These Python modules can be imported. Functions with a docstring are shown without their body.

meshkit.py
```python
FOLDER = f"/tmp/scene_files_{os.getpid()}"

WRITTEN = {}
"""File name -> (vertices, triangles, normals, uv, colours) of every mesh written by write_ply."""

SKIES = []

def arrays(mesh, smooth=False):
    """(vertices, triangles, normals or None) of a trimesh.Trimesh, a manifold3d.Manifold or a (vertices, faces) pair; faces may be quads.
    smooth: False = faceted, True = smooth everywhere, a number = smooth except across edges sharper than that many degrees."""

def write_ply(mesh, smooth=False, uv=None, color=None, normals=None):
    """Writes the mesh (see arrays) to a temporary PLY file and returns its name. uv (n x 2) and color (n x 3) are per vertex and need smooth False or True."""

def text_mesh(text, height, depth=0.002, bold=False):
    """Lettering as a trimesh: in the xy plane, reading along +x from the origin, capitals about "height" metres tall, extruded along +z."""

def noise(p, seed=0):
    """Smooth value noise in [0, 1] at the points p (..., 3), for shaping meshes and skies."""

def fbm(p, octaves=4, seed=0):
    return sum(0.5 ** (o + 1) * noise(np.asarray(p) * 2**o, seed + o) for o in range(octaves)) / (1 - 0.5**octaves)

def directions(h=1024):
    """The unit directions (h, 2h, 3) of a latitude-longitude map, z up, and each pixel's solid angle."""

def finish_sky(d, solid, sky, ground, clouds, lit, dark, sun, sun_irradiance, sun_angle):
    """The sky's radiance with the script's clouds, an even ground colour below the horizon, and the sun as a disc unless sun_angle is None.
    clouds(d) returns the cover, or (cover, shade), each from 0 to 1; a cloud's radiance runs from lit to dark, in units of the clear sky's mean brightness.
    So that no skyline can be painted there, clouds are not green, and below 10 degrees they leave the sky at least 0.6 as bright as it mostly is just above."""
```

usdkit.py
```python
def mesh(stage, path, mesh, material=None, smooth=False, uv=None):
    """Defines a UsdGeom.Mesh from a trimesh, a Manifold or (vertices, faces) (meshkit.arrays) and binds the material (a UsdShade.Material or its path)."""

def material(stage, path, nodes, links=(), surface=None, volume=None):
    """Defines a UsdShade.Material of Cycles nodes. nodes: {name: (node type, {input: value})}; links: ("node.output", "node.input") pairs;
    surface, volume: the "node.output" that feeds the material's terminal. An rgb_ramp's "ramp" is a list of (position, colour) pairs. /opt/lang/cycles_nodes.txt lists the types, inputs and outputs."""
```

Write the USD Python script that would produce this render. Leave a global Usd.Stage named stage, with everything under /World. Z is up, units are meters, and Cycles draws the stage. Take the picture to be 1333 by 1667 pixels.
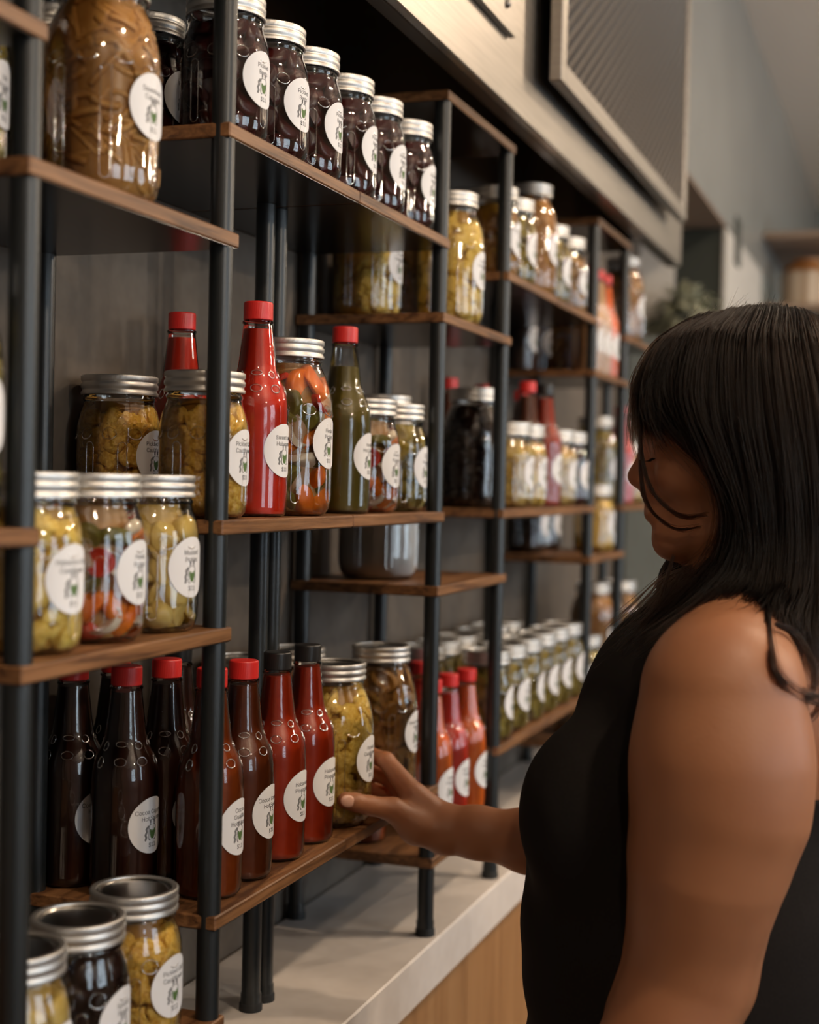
import math, random
import numpy as np, trimesh, manifold3d, shapely, usdkit, meshkit
from shapely import affinity
from shapely.geometry import Polygon, Point, box as sbox, LineString
from pxr import Usd, UsdGeom, UsdShade, UsdLux, Gf, Sdf, Vt

stage = Usd.Stage.CreateInMemory()
UsdGeom.SetStageUpAxis(stage, UsdGeom.Tokens.z)
UsdGeom.SetStageMetersPerUnit(stage, 1.0)
world = UsdGeom.Xform.Define(stage, '/World'); stage.SetDefaultPrim(world.GetPrim())
UsdGeom.Scope.Define(stage, '/World/Looks')

# ------------------------------------------------------------------ camera
CAM = np.array([0.99602, 0.0, 1.49394])
RIGHT = np.array([0.94206, 0.33475, 0.02152]); UP = np.array([-0.02722, 0.01232, 0.99955]); FWD = np.array([-0.33433, 0.94223, -0.02071])
FPX = 2351.4
cam = UsdGeom.Camera.Define(stage, '/World/camera')
fl = 42.0
cam.CreateFocalLengthAttr(fl)
cam.CreateHorizontalApertureAttr(1333 / FPX * fl)
cam.CreateVerticalApertureAttr(1667 / FPX * fl)
cam.CreateClippingRangeAttr(Gf.Vec2f(0.05, 60))
cam.CreateFStopAttr(2.9)
cam.CreateFocusDistanceAttr(1.40)
cam.CreateExposureAttr(-0.18)
M = np.eye(4); M[0, :3] = RIGHT; M[1, :3] = UP; M[2, :3] = -FWD; M[3, :3] = CAM
cam.AddTransformOp().Set(Gf.Matrix4d(*M.ravel().tolist()))

# ------------------------------------------------------------------ light: daylight through the windows opposite, warm ceiling lamps
def rect_light(name, loc, w, h, rgb, power, rot):
    l = UsdLux.RectLight.Define(stage, '/World/' + name)
    l.CreateWidthAttr(w); l.CreateHeightAttr(h); l.CreateColorAttr(Gf.Vec3f(*rgb)); l.CreateIntensityAttr(power)
    x = UsdGeom.Xformable(l); x.AddTranslateOp().Set(Gf.Vec3d(*loc)); x.AddRotateXYZOp().Set(Gf.Vec3f(*rot))
def down_light(name, loc, r, rgb, power):
    l = UsdLux.DiskLight.Define(stage, '/World/' + name)
    l.CreateRadiusAttr(r); l.CreateColorAttr(Gf.Vec3f(*rgb)); l.CreateIntensityAttr(power)
    UsdGeom.Xformable(l).AddTranslateOp().Set(Gf.Vec3d(*loc))
WIN = [(-1.3, 1.3), (0.9, 1.3), (3.1, 1.3), (5.4, 1.3)]            # window centres along y and widths, in the wall opposite the shelves
WIN_Z = (0.95, 2.45); XR = 4.2
for i, (yc, w) in enumerate(WIN):
    rect_light('window_daylight_%03d' % i, (XR + 0.25, yc, sum(WIN_Z) / 2), WIN_Z[1] - WIN_Z[0], w, (0.78, 0.90, 1.0), 4.2, (0, 90, 0))
for i, (x, y) in enumerate([(1.65, -0.8), (1.65, 0.75), (1.65, 2.3), (1.6, 3.9), (3.0, 2.4)]):
    down_light('ceiling_lamp_%03d' % i, (x, y, 2.912), 0.06, (1.0, 0.77, 0.55), 520.0)
def bulb(name, loc, r, rgb, power):
    l = UsdLux.SphereLight.Define(stage, '/World/' + name)
    l.CreateRadiusAttr(r); l.CreateColorAttr(Gf.Vec3f(*rgb)); l.CreateIntensityAttr(power)
    UsdGeom.Xformable(l).AddTranslateOp().Set(Gf.Vec3d(*loc))
for i, (x, y) in enumerate([(2.6, 0.1), (2.6, 2.6), (2.6, 5.6)]):
    bulb('pendant_bulb_%03d' % i, (x, y, 2.62 if y > 5 else 2.30), 0.05, (1.0, 0.82, 0.62), 540.0 if y > 5 else 420.0)
dome = UsdLux.DomeLight.Define(stage, '/World/sky'); dome.CreateColorAttr(Gf.Vec3f(0.75, 0.87, 1.0)); dome.CreateIntensityAttr(1.0)

# ------------------------------------------------------------------ helpers
used = {}
def numbered(parent, name):
    k = (parent, name); n = used.get(k, -1) + 1; used[k] = n
    return name if n == 0 else '%s_%03d' % (name, n)
def pathof(p): return str(p.GetPath()) if hasattr(p, 'GetPath') else p
def obj(name, mesh, mat, parent='/World', smooth=35, label=None, kind=None):
    parent = pathof(parent); path = parent + '/' + numbered(parent, name)
    m = usdkit.mesh(stage, path, mesh, mat, smooth=smooth)
    p = m.GetPrim()
    if label: p.SetCustomDataByKey('label', label)
    if kind: p.SetCustomDataByKey('kind', kind)
    return p
def tag(p, label, cat=None, group=None, kind=None):
    p.SetCustomDataByKey('label', label)
    if cat: p.SetCustomDataByKey('category', cat)
    if group: p.SetCustomDataByKey('group', group)
    if kind: p.SetCustomDataByKey('kind', kind)
    return p
def thing(name, label, cat, loc=(0, 0, 0), rotz=0.0, group=None):
    x = UsdGeom.Xform.Define(stage, '/World/' + numbered('/World', name))
    x.AddTranslateOp().Set(Gf.Vec3d(*map(float, loc))); x.AddRotateZOp().Set(float(rotz))
    return tag(x.GetPrim(), label, cat, group)
def struct(name, mesh, mat, parent='/World', smooth=False):
    p = obj(name, mesh, mat, parent, smooth)
    if parent == '/World': p.SetCustomDataByKey('kind', 'structure')
    return p
def cat(ms): return trimesh.util.concatenate([trimesh.Trimesh(*m, process=False) if isinstance(m, tuple) else m for m in ms])
def quads(v, f): return trimesh.Trimesh(v, np.vstack([np.array(f)[:, [0, 1, 2]], np.array(f)[:, [0, 2, 3]]]), process=False)
def bx(x0, x1, y0, y1, z0, z1, c=0.0):
    """box with chamfered edges"""
    lo = np.array([x0, y0, z0], float); hi = np.array([x1, y1, z1], float)
    if c <= 0:
        return trimesh.creation.box(extents=hi - lo, transform=trimesh.transformations.translation_matrix((lo + hi) / 2))
    pts = []
    for sx in (0, 1):
        for sy in (0, 1):
            for sz in (0, 1):
                s = np.array([sx, sy, sz]); p = np.where(s, hi, lo); d = np.where(s, -c, c)
                for k in range(3):
                    q = p + d; q[k] = p[k]; pts.append(q)
    return trimesh.Trimesh(pts).convex_hull
def lathe(prof, n=48, rib=None):
    """revolve (r, z) profile; rib: function(index) -> amplitude, for knurled rings"""
    prof = np.array(prof, float); m = len(prof); a = np.arange(n) / n * 2 * math.pi
    r = np.repeat(prof[:, 0:1], n, 1)
    if rib is not None: r = r + np.array(rib)[:, None] * np.where(np.arange(n) % 2, 1, -1)[None]
    v = np.stack([r * np.cos(a), r * np.sin(a), np.repeat(prof[:, 1:2], n, 1)], -1).reshape(-1, 3)
    i = np.arange(m - 1)[:, None] * n; j = np.arange(n)[None]; k = (j + 1) % n
    q = np.stack([i + j, i + k, i + n + k, i + n + j], -1).reshape(-1, 4)
    return quads(v, q)
def tube(pts, r, n=6, closed=False):
    pts = np.array(pts, float); rs = np.broadcast_to(r, (len(pts),))
    if closed: t = np.roll(pts, -1, 0) - np.roll(pts, 1, 0)
    else: t = np.gradient(pts, axis=0)
    t /= np.linalg.norm(t, axis=1, keepdims=True) + 1e-12
    ref = np.where(np.abs(t[:, 2:3]) > 0.9, [[1., 0, 0]], [[0, 0, 1.]])
    a = np.cross(t, ref); a /= np.linalg.norm(a, axis=1, keepdims=True); b = np.cross(t, a)
    w = np.arange(n) / n * 2 * math.pi
    v = (pts[:, None] + rs[:, None, None] * (np.cos(w)[None, :, None] * a[:, None] + np.sin(w)[None, :, None] * b[:, None])).reshape(-1, 3)
    m = len(pts); i = (np.arange(m if closed else m - 1) * n)[:, None]; j = np.arange(n)[None]; k = (j + 1) % n
    i2 = (i + n) % (m * n)
    q = np.stack([i + j, i2 + j, i2 + k, i + k], -1).reshape(-1, 4)
    t_ = quads(v, q)
    if not closed:
        c0, c1 = len(v), len(v) + 1
        v2 = np.vstack([v, pts[0], pts[-1]])
        f = [[c0, j, (j + 1) % n] for j in range(n)] + [[c1, (m - 1) * n + (j + 1) % n, (m - 1) * n + j] for j in range(n)]
        t_ = trimesh.Trimesh(v2, np.vstack([t_.faces, f]), process=False)
    return t_
def bez(pts, n=24):
    """Catmull-Rom through the points"""
    p = np.array(pts, float); p = np.vstack([2 * p[0] - p[1], p, 2 * p[-1] - p[-2]])
    s = np.linspace(0, len(p) - 3 - 1e-6, n); i = s.astype(int); t = (s - i)[:, None]
    a, b, c, d = p[i], p[i + 1], p[i + 2], p[i + 3]
    return 0.5 * (2 * b + (c - a) * t + (2 * a - 5 * b + 4 * c - d) * t * t + (3 * b - a - 3 * c + d) * t ** 3)

# ------------------------------------------------------------------ materials
def mat(name, nodes, links, surface): return usdkit.material(stage, '/World/Looks/' + name, nodes, links, surface=surface)
def plain(name, rgb, rough=0.5, metal=0.0, spec=0.5, **kw):
    return mat(name, {'p': ('principled_bsdf', dict(base_color=rgb, roughness=rough, metallic=metal, specular_ior_level=spec, **kw))}, [], 'p.BSDF')
def noisy(name, a, b, scale=8.0, stretch=(1, 1, 1), rough=0.5, metal=0.0, spec=0.5, detail=4.0, bump=0.0, lo=0.35, hi=0.65, dist=0.0, bdist=0.002, **kw):
    n = {'t': ('texture_coordinate', {}), 'm': ('mapping', {'scale': stretch}), 'n': ('noise_texture', {'scale': scale, 'detail': detail, 'distortion': dist}),
         'r': ('rgb_ramp', {'ramp': [(0, a), (lo, a), (hi, b), (1, b)]}), 'p': ('principled_bsdf', dict(roughness=rough, metallic=metal, specular_ior_level=spec, **kw))}
    l = [('t.object', 'm.vector'), ('m.vector', 'n.vector'), ('n.fac', 'r.fac'), ('r.color', 'p.base_color')]
    if bump:
        n['b'] = ('bump', {'strength': bump, 'distance': bdist}); l += [('n.fac', 'b.height'), ('b.normal', 'p.normal')]
    return mat(name, n, l, 'p.BSDF')
def glass_mat(name, tint, rough=0.02, gain=1.6, bump=0.0, bscale=180.0, stretch=(1, 1, 0.25)):
    n = {'f': ('fresnel', {'IOR': 1.5}), 'k': ('math', {'math_type': 'multiply', 'value2': gain, 'use_clamp': True}), 'a': ('transparent_bsdf', {'color': tint}),
         'g': ('glossy_bsdf', {'color': (1, 1, 1), 'roughness': rough}), 'x': ('mix_closure', {})}
    l = [('f.fac', 'k.value1'), ('k.value', 'x.fac'), ('a.BSDF', 'x.closure1'), ('g.BSDF', 'x.closure2')]
    if bump:
        n.update({'t': ('texture_coordinate', {}), 'm': ('mapping', {'scale': stretch}), 'n': ('noise_texture', {'scale': bscale, 'detail': 1.0}), 'b': ('bump', {'strength': bump, 'distance': 0.001})})
        l += [('t.object', 'm.vector'), ('m.vector', 'n.vector'), ('n.fac', 'b.height'), ('b.normal', 'g.normal')]
    return mat(name, n, l, 'x.closure')

WOOD = mat('walnut', {
    't': ('texture_coordinate', {}), 'm': ('mapping', {'scale': (14, 1.3, 30)}), 'n': ('noise_texture', {'scale': 5.0, 'detail': 6.0, 'roughness': 0.62, 'distortion': 0.6}),
    'm2': ('mapping', {'scale': (60, 3.0, 90)}), 'n2': ('noise_texture', {'scale': 6.0, 'detail': 3.0}),
    'r': ('rgb_ramp', {'ramp': [(0.0, (0.035, 0.014, 0.006)), (0.36, (0.075, 0.030, 0.012)), (0.52, (0.19, 0.085, 0.032)), (0.68, (0.27, 0.13, 0.055)), (1, (0.30, 0.15, 0.07))]}),
    'r2': ('rgb_ramp', {'ramp': [(0.0, (0.45, 0.42, 0.4)), (0.5, (1, 1, 1)), (1, (1, 1, 1))]}),
    'x': ('mix_color', {'blend_type': 'multiply', 'fac': 0.75}), 'b': ('bump', {'strength': 0.25, 'distance': 0.0008}),
    'p': ('principled_bsdf', {'roughness': 0.45, 'specular_ior_level': 0.4})},
    [('t.object', 'm.vector'), ('m.vector', 'n.vector'), ('t.object', 'm2.vector'), ('m2.vector', 'n2.vector'), ('n.fac', 'r.fac'), ('n2.fac', 'r2.fac'),
     ('r.color', 'x.a'), ('r2.color', 'x.b'), ('x.result', 'p.base_color'), ('n2.fac', 'b.height'), ('b.normal', 'p.normal')], 'p.BSDF')
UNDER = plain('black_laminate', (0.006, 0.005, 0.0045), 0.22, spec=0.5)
OAK = mat('oak_panel', {
    't': ('texture_coordinate', {}), 'm': ('mapping', {'scale': (6, 9, 0.7)}), 'n': ('noise_texture', {'scale': 3.0, 'detail': 5.0, 'distortion': 0.8}),
    'r': ('rgb_ramp', {'ramp': [(0.25, (0.23, 0.108, 0.040)), (0.5, (0.32, 0.160, 0.062)), (0.75, (0.38, 0.205, 0.088))]}),
    'p': ('principled_bsdf', {'roughness': 0.5, 'specular_ior_level': 0.35})},
    [('t.object', 'm.vector'), ('m.vector', 'n.vector'), ('n.fac', 'r.fac'), ('r.color', 'p.base_color')], 'p.BSDF')
POST = noisy('black_powder_coat', (0.008, 0.010, 0.011), (0.013, 0.016, 0.017), 900, rough=0.36, spec=0.55, bump=0.08, bdist=0.0003)
RUBBER = plain('black_rubber', (0.012, 0.012, 0.012), 0.7)
QUARTZ = noisy('white_quartz', (0.65, 0.59, 0.545), (0.71, 0.65, 0.605), 30, rough=0.32, spec=0.4)
STEEL = noisy('brushed_steel', (0.35, 0.325, 0.295), (0.42, 0.39, 0.355), 6, stretch=(1, 1, 40), rough=0.36, metal=1.0, bump=0.03)
STEEL_DULL = plain('dull_steel', (0.30, 0.275, 0.25), 0.42, 1.0)
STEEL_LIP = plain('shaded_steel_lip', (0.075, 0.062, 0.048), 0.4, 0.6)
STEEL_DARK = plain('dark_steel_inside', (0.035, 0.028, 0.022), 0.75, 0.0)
WALLM = noisy('grey_brown_plaster', (0.108, 0.088, 0.071), (0.126, 0.103, 0.083), 60, rough=0.6, spec=0.3, bump=0.05)
BLUEGREY = noisy('blue_grey_paint', (0.185, 0.215, 0.215), (0.205, 0.235, 0.235), 12, rough=0.45, spec=0.4)
SOFFITM = noisy('pale_grey_paint', (0.215, 0.225, 0.220), (0.24, 0.25, 0.245), 5, rough=0.30, spec=0.5)
PALEGREY = plain('light_grey_paint', (0.46, 0.45, 0.43), 0.6)
CREAM = plain('warm_white_ceiling', (0.80, 0.73, 0.66), 0.85)
TAUPE = plain('taupe_soffit_paint', (0.26, 0.19, 0.145), 0.7)
DARKGREEN = plain('dark_green_paint', (0.035, 0.043, 0.038), 0.5)
ROOMWALL = plain('room_wall_paint', (0.24, 0.20, 0.17), 0.8)
FLOORM = noisy('floor_boards', (0.09, 0.06, 0.04), (0.13, 0.09, 0.06), 4, stretch=(1, 8, 1), rough=0.5)
GLASS = glass_mat('jar_glass', (0.98, 0.975, 0.96), 0.03, 1.5, 0.35, 150.0)
GLASS_B = glass_mat('bottle_glass', (0.98, 0.975, 0.96), 0.02, 1.25, 0.0)
PANE = glass_mat('window_pane', (0.96, 0.97, 0.97), 0.01, 1.0)
EMB = glass_mat('embossed_glass', (0.95, 0.95, 0.93), 0.06, 7.0)
LID = noisy('zinc_lid', (0.57, 0.55, 0.525), (0.62, 0.605, 0.58), 40, rough=0.44, metal=1.0)
LIDTOP = plain('lid_disc_metal', (0.50, 0.475, 0.44), 0.22, 1.0)
REDCAP = plain('red_plastic', (0.60, 0.022, 0.018), 0.38)
BLACKCAP = plain('black_plastic', (0.014, 0.013, 0.013), 0.35)
PAPER = plain('white_sticker_paper', (0.72, 0.715, 0.73), 0.5, spec=0.3)
INK = plain('dark_grey_ink', (0.045, 0.045, 0.05), 0.7)
INKGREY = plain('grey_ink', (0.15, 0.15, 0.155), 0.7)
INKGREEN = plain('green_ink', (0.07, 0.14, 0.035), 0.7)
def stuff_mat(name, a, b, scale=90.0, rough=0.3, spec=0.35, **kw): return noisy(name, a, b, scale, rough=rough, spec=spec, detail=3.0, lo=0.3, hi=0.7, **kw)
C_ = {}
for nm, a, b, sc in [
    ('beet', (0.024, 0.004, 0.004), (0.085, 0.010, 0.009), 40), ('beet_liquid', (0.018, 0.003, 0.003), (0.090, 0.010, 0.008), 25),
    ('cauliflower', (0.58, 0.31, 0.040), (0.82, 0.56, 0.13), 70), ('cauliflower_brine', (0.22, 0.095, 0.010), (0.30, 0.14, 0.018), 30),
    ('pale_cauliflower', (0.70, 0.46, 0.075), (0.86, 0.68, 0.20), 70), ('pale_brine', (0.28, 0.14, 0.015), (0.38, 0.21, 0.03), 30),
    ('mustard', (0.52, 0.36, 0.09), (0.70, 0.53, 0.19), 50), ('mustard_brine', (0.38, 0.23, 0.045), (0.52, 0.35, 0.09), 40),
    ('kraut', (0.42, 0.20, 0.045), (0.62, 0.35, 0.11), 60), ('kraut_brine', (0.30, 0.135, 0.028), (0.44, 0.225, 0.06), 40),
    ('tan_slice', (0.32, 0.155, 0.035), (0.50, 0.28, 0.08), 60), ('tan_brine', (0.14, 0.065, 0.016), (0.22, 0.11, 0.03), 40),
    ('onion', (0.52, 0.42, 0.29), (0.72, 0.63, 0.50), 50), ('carrot', (0.66, 0.135, 0.008), (0.80, 0.24, 0.025), 60),
    ('jalapeno', (0.09, 0.085, 0.012), (0.22, 0.185, 0.035), 50), ('red_pepper', (0.40, 0.018, 0.008), (0.62, 0.05, 0.015), 50),
    ('mixed_brine', (0.24, 0.115, 0.03), (0.36, 0.19, 0.06), 30),
    ('cucumber', (0.25, 0.18, 0.022), (0.48, 0.37, 0.08), 60), ('green_brine', (0.10, 0.075, 0.014), (0.19, 0.145, 0.035), 40),
    ('plum', (0.010, 0.005, 0.004), (0.030, 0.012, 0.008), 40), ('plum_liquid', (0.007, 0.004, 0.003), (0.016, 0.007, 0.005), 30),
    ('milky', (0.52, 0.50, 0.48), (0.58, 0.56, 0.54), 12)]:
    C_[nm] = stuff_mat(nm, a, b, 260, bump=0.8, bdist=0.0022) if nm in ('cauliflower', 'pale_cauliflower') else stuff_mat(nm, a, b, sc)
SAUCE = {}
for nm, a, b in [('red', (0.54, 0.022, 0.004), (0.62, 0.032, 0.006)), ('scarlet', (0.32, 0.024, 0.003), (0.40, 0.036, 0.005)), ('brown', (0.095, 0.018, 0.003), (0.135, 0.027, 0.005)),
                 ('rust', (0.19, 0.032, 0.004), (0.25, 0.048, 0.006)), ('cocoa', (0.026, 0.0055, 0.0012), (0.040, 0.008, 0.002)), ('olive', (0.120, 0.092, 0.012), (0.155, 0.12, 0.02)),
                 ('orange', (0.66, 0.12, 0.006), (0.74, 0.17, 0.012)), ('tan', (0.50, 0.30, 0.15), (0.60, 0.38, 0.20)), ('violet', (0.13, 0.05, 0.07), (0.18, 0.07, 0.09)), ('pink', (0.52, 0.07, 0.07), (0.60, 0.10, 0.10))]:
    SAUCE[nm] = stuff_mat('sauce_' + nm, a, b, 60, rough=0.35, spec=0.3)
NICHE = plain('niche_white_paint', (0.72, 0.71, 0.69), 0.6)

# ------------------------------------------------------------------ the room
XW = 0.222; ZC = 2.92
def room():
    struct('floor', bx(0.0, XR + 0.2, -3.2, 7.8, -0.05, 0.0), FLOORM)
    struct('ceiling', bx(0.0, XR + 0.2, -3.2, 7.8, ZC, ZC + 0.05), CREAM)
    struct('wall_left', bx(XW - 0.12, XW, -3.2, 4.27, 0.0, ZC), WALLM)
    struct('wall_back', bx(XW, XR + 0.1, -3.2, -3.1, 0.0, ZC), ROOMWALL)
    struct('wall_far', bx(0.1, XR + 0.1, 7.6, 7.7, 0.0, ZC), BLUEGREY)
    # right wall with three window openings
    ys = [-3.1]; ms = []
    for yc, w in WIN:
        ms.append(bx(XR, XR + 0.14, ys[-1], yc - w / 2, 0, ZC)); ms.append(bx(XR, XR + 0.14, yc - w / 2, yc + w / 2, 0, WIN_Z[0])); ms.append(bx(XR, XR + 0.14, yc - w / 2, yc + w / 2, WIN_Z[1], ZC)); ys.append(yc + w / 2)
    ms.append(bx(XR, XR + 0.14, ys[-1], 7.6, 0, ZC))
    struct('wall_right', cat(ms), ROOMWALL)
    for k, (yc, w) in enumerate(WIN):
        win = UsdGeom.Xform.Define(stage, '/World/window_%d' % (k + 1)).GetPrim(); win.SetCustomDataByKey('kind', 'structure')
        y0, y1 = yc - w / 2, yc + w / 2; z0, z1 = WIN_Z; fr = []
        for a in (y0, y1 - 0.05): fr.append(bx(XR + 0.03, XR + 0.10, a, a + 0.05, z0, z1))
        for a in (z0, z1 - 0.05): fr.append(bx(XR + 0.03, XR + 0.10, y0 + 0.05, y1 - 0.05, a, a + 0.05))
        obj('window_frame', cat(fr), BLACKCAP, win, False)
        for t in (1 / 3, 2 / 3): obj('muntin', bx(XR + 0.05, XR + 0.08, y0 + w * t - 0.015, y0 + w * t + 0.015, z0 + 0.05, z1 - 0.05), BLACKCAP, win, False)
        obj('muntin', bx(XR + 0.05, XR + 0.08, y0 + 0.05, y1 - 0.05, 1.70, 1.73), BLACKCAP, win, False)
        obj('pane', bx(XR + 0.062, XR + 0.068, y0 + 0.05, y1 - 0.05, z0 + 0.05, z1 - 0.05), PANE, win, False)
    # bulkhead past the hood, pillar that carries it, niche wall behind the shelves
    so = struct('trim_1', bx(XW, 0.462, 3.325, 7.6, 2.229, ZC), SOFFITM)
    obj('soffit_board', bx(XW, 0.460, 3.325, 4.095, 2.222, 2.229), TAUPE, so, False)
    struct('wall_pillar', bx(XW - 0.1, 0.462, 4.27, 5.01, 0.0, 2.229), PALEGREY)
    struct('wall_nook', bx(XW - 0.1, 0.461, 5.012, 7.6, 0.0, 2.227), BLUEGREY)
    nw = struct('wall_niche', bx(XW, 0.320, 4.095, 4.27, 0.0, 2.222), NICHE)
    obj('dark_panel', bx(0.320, 0.452, 4.100, 4.27, 0.0, 2.222), DARKGREEN, nw, False)
    obj('corner_post', bx(0.452, 0.462, 4.095, 4.27, 0.0, 2.222), PALEGREY, nw, False)
    obj('wall_strip', bx(0.462, 0.468, 4.275, 4.38, 2.15, 2.285), DARKGREEN, nw, False)
room()

def counter():
    t = thing('counter', 'white quartz worktop on a tan oak panelled base below the shelving', 'counter', (0, 0, 0))
    obj('worktop', bx(XW + .003, 0.435, -1.2, 3.92, 0.858, 0.92, 0.002), QUARTZ, t, False)
    y = -1.2; k = 0
    while y < 3.9:
        y1 = min(y + 0.62, 3.92)
        obj('oak_panel', bx(0.405, 0.420, y + 0.0015, y1 - 0.0015, 0.10, 0.856, 0.001), OAK, t, False); y = y1
    obj('plinth', bx(XW + .003, 0.395, -1.2, 3.92, 0.002, 0.856), DARKGREEN, t, False)
counter()

def hood():
    t = thing('range_hood', 'brushed stainless steel extractor hood hanging over the jar shelves', 'hood', (0, 0, 0))
    Y0, Y1, ZB, ZT, HX = -0.6, 3.318, 1.998, 2.86, 0.462
    obj('front_panel', bx(HX - 0.012, HX, Y0, Y1, ZB, ZT, 0.002), STEEL, t, False)
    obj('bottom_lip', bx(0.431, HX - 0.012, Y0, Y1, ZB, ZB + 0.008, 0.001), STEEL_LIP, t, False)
    obj('end_panel', bx(XW + .002, HX - 0.012, Y1 - 0.012, Y1, 2.06, ZT), STEEL, t, False)
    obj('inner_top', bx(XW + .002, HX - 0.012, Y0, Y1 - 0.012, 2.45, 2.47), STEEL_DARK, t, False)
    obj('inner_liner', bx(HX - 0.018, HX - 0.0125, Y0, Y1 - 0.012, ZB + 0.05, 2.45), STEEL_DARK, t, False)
    # small riveted plate, upper left
    pl = obj('access_plate', bx(HX + 0.001, HX + 0.010, 1.10, 1.855, 2.084, 2.50, 0.001), STEEL, t, False)
    for y in (1.16, 1.81):
        s = trimesh.creation.icosphere(1, 0.006); s.apply_translation((HX + 0.0105, y, 2.115)); obj('rivet', s, STEEL_DULL, pl, True)
    # diamond-mesh panel standing off the hood on brackets
    y0, y1, z0, z1, x = 2.000, 3.135, 2.066, 2.80, 0.492
    g = thing('mesh_screen', 'metal framed panel of diamond mesh fixed on the front of the extractor hood', 'screen', (0, 0, 0))
    w = 0.030
    for a in ((y0, y0 + w, z0, z1), (y1 - w, y1, z0, z1), (y0 + w, y1 - w, z0, z0 + w), (y0 + w, y1 - w, z1 - w, z1)):
        obj('frame_bar', bx(x - 0.010, x + 0.008, a[0], a[1], a[2], a[3], 0.0015), STEEL, g, False)
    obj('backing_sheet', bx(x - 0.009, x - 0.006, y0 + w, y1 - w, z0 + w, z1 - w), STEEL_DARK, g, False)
    clip = sbox(y0 + w, z0 + w, y1 - w, z1 - w); bars = []
    for s in (1, -1):
        for c in np.arange(-4, 6, 0.022):
            ln = LineString([(0, c * 1.0), (4, c + s * 4 * 0.62)]).intersection(clip)
            if ln.is_empty or ln.length < 0.01: continue
            (ya, za), (yb, zb) = ln.coords[0], ln.coords[-1]
            bars.append(tube([(x + 0.0006 * s, ya, za), (x + 0.0006 * s, yb, zb)], 0.0042, 4))
    obj('diamond_mesh', cat(bars), STEEL_DULL, g, False, kind='stuff')
    for z in (2.20, 2.65):
        for y in (y0 + 0.012, y1 - 0.012): obj('bracket', bx(HX + 0.0004, x - 0.010, y - 0.008, y + 0.008, z - 0.010, z + 0.010, 0.001), STEEL_DARK, g, False)
hood()

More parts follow.
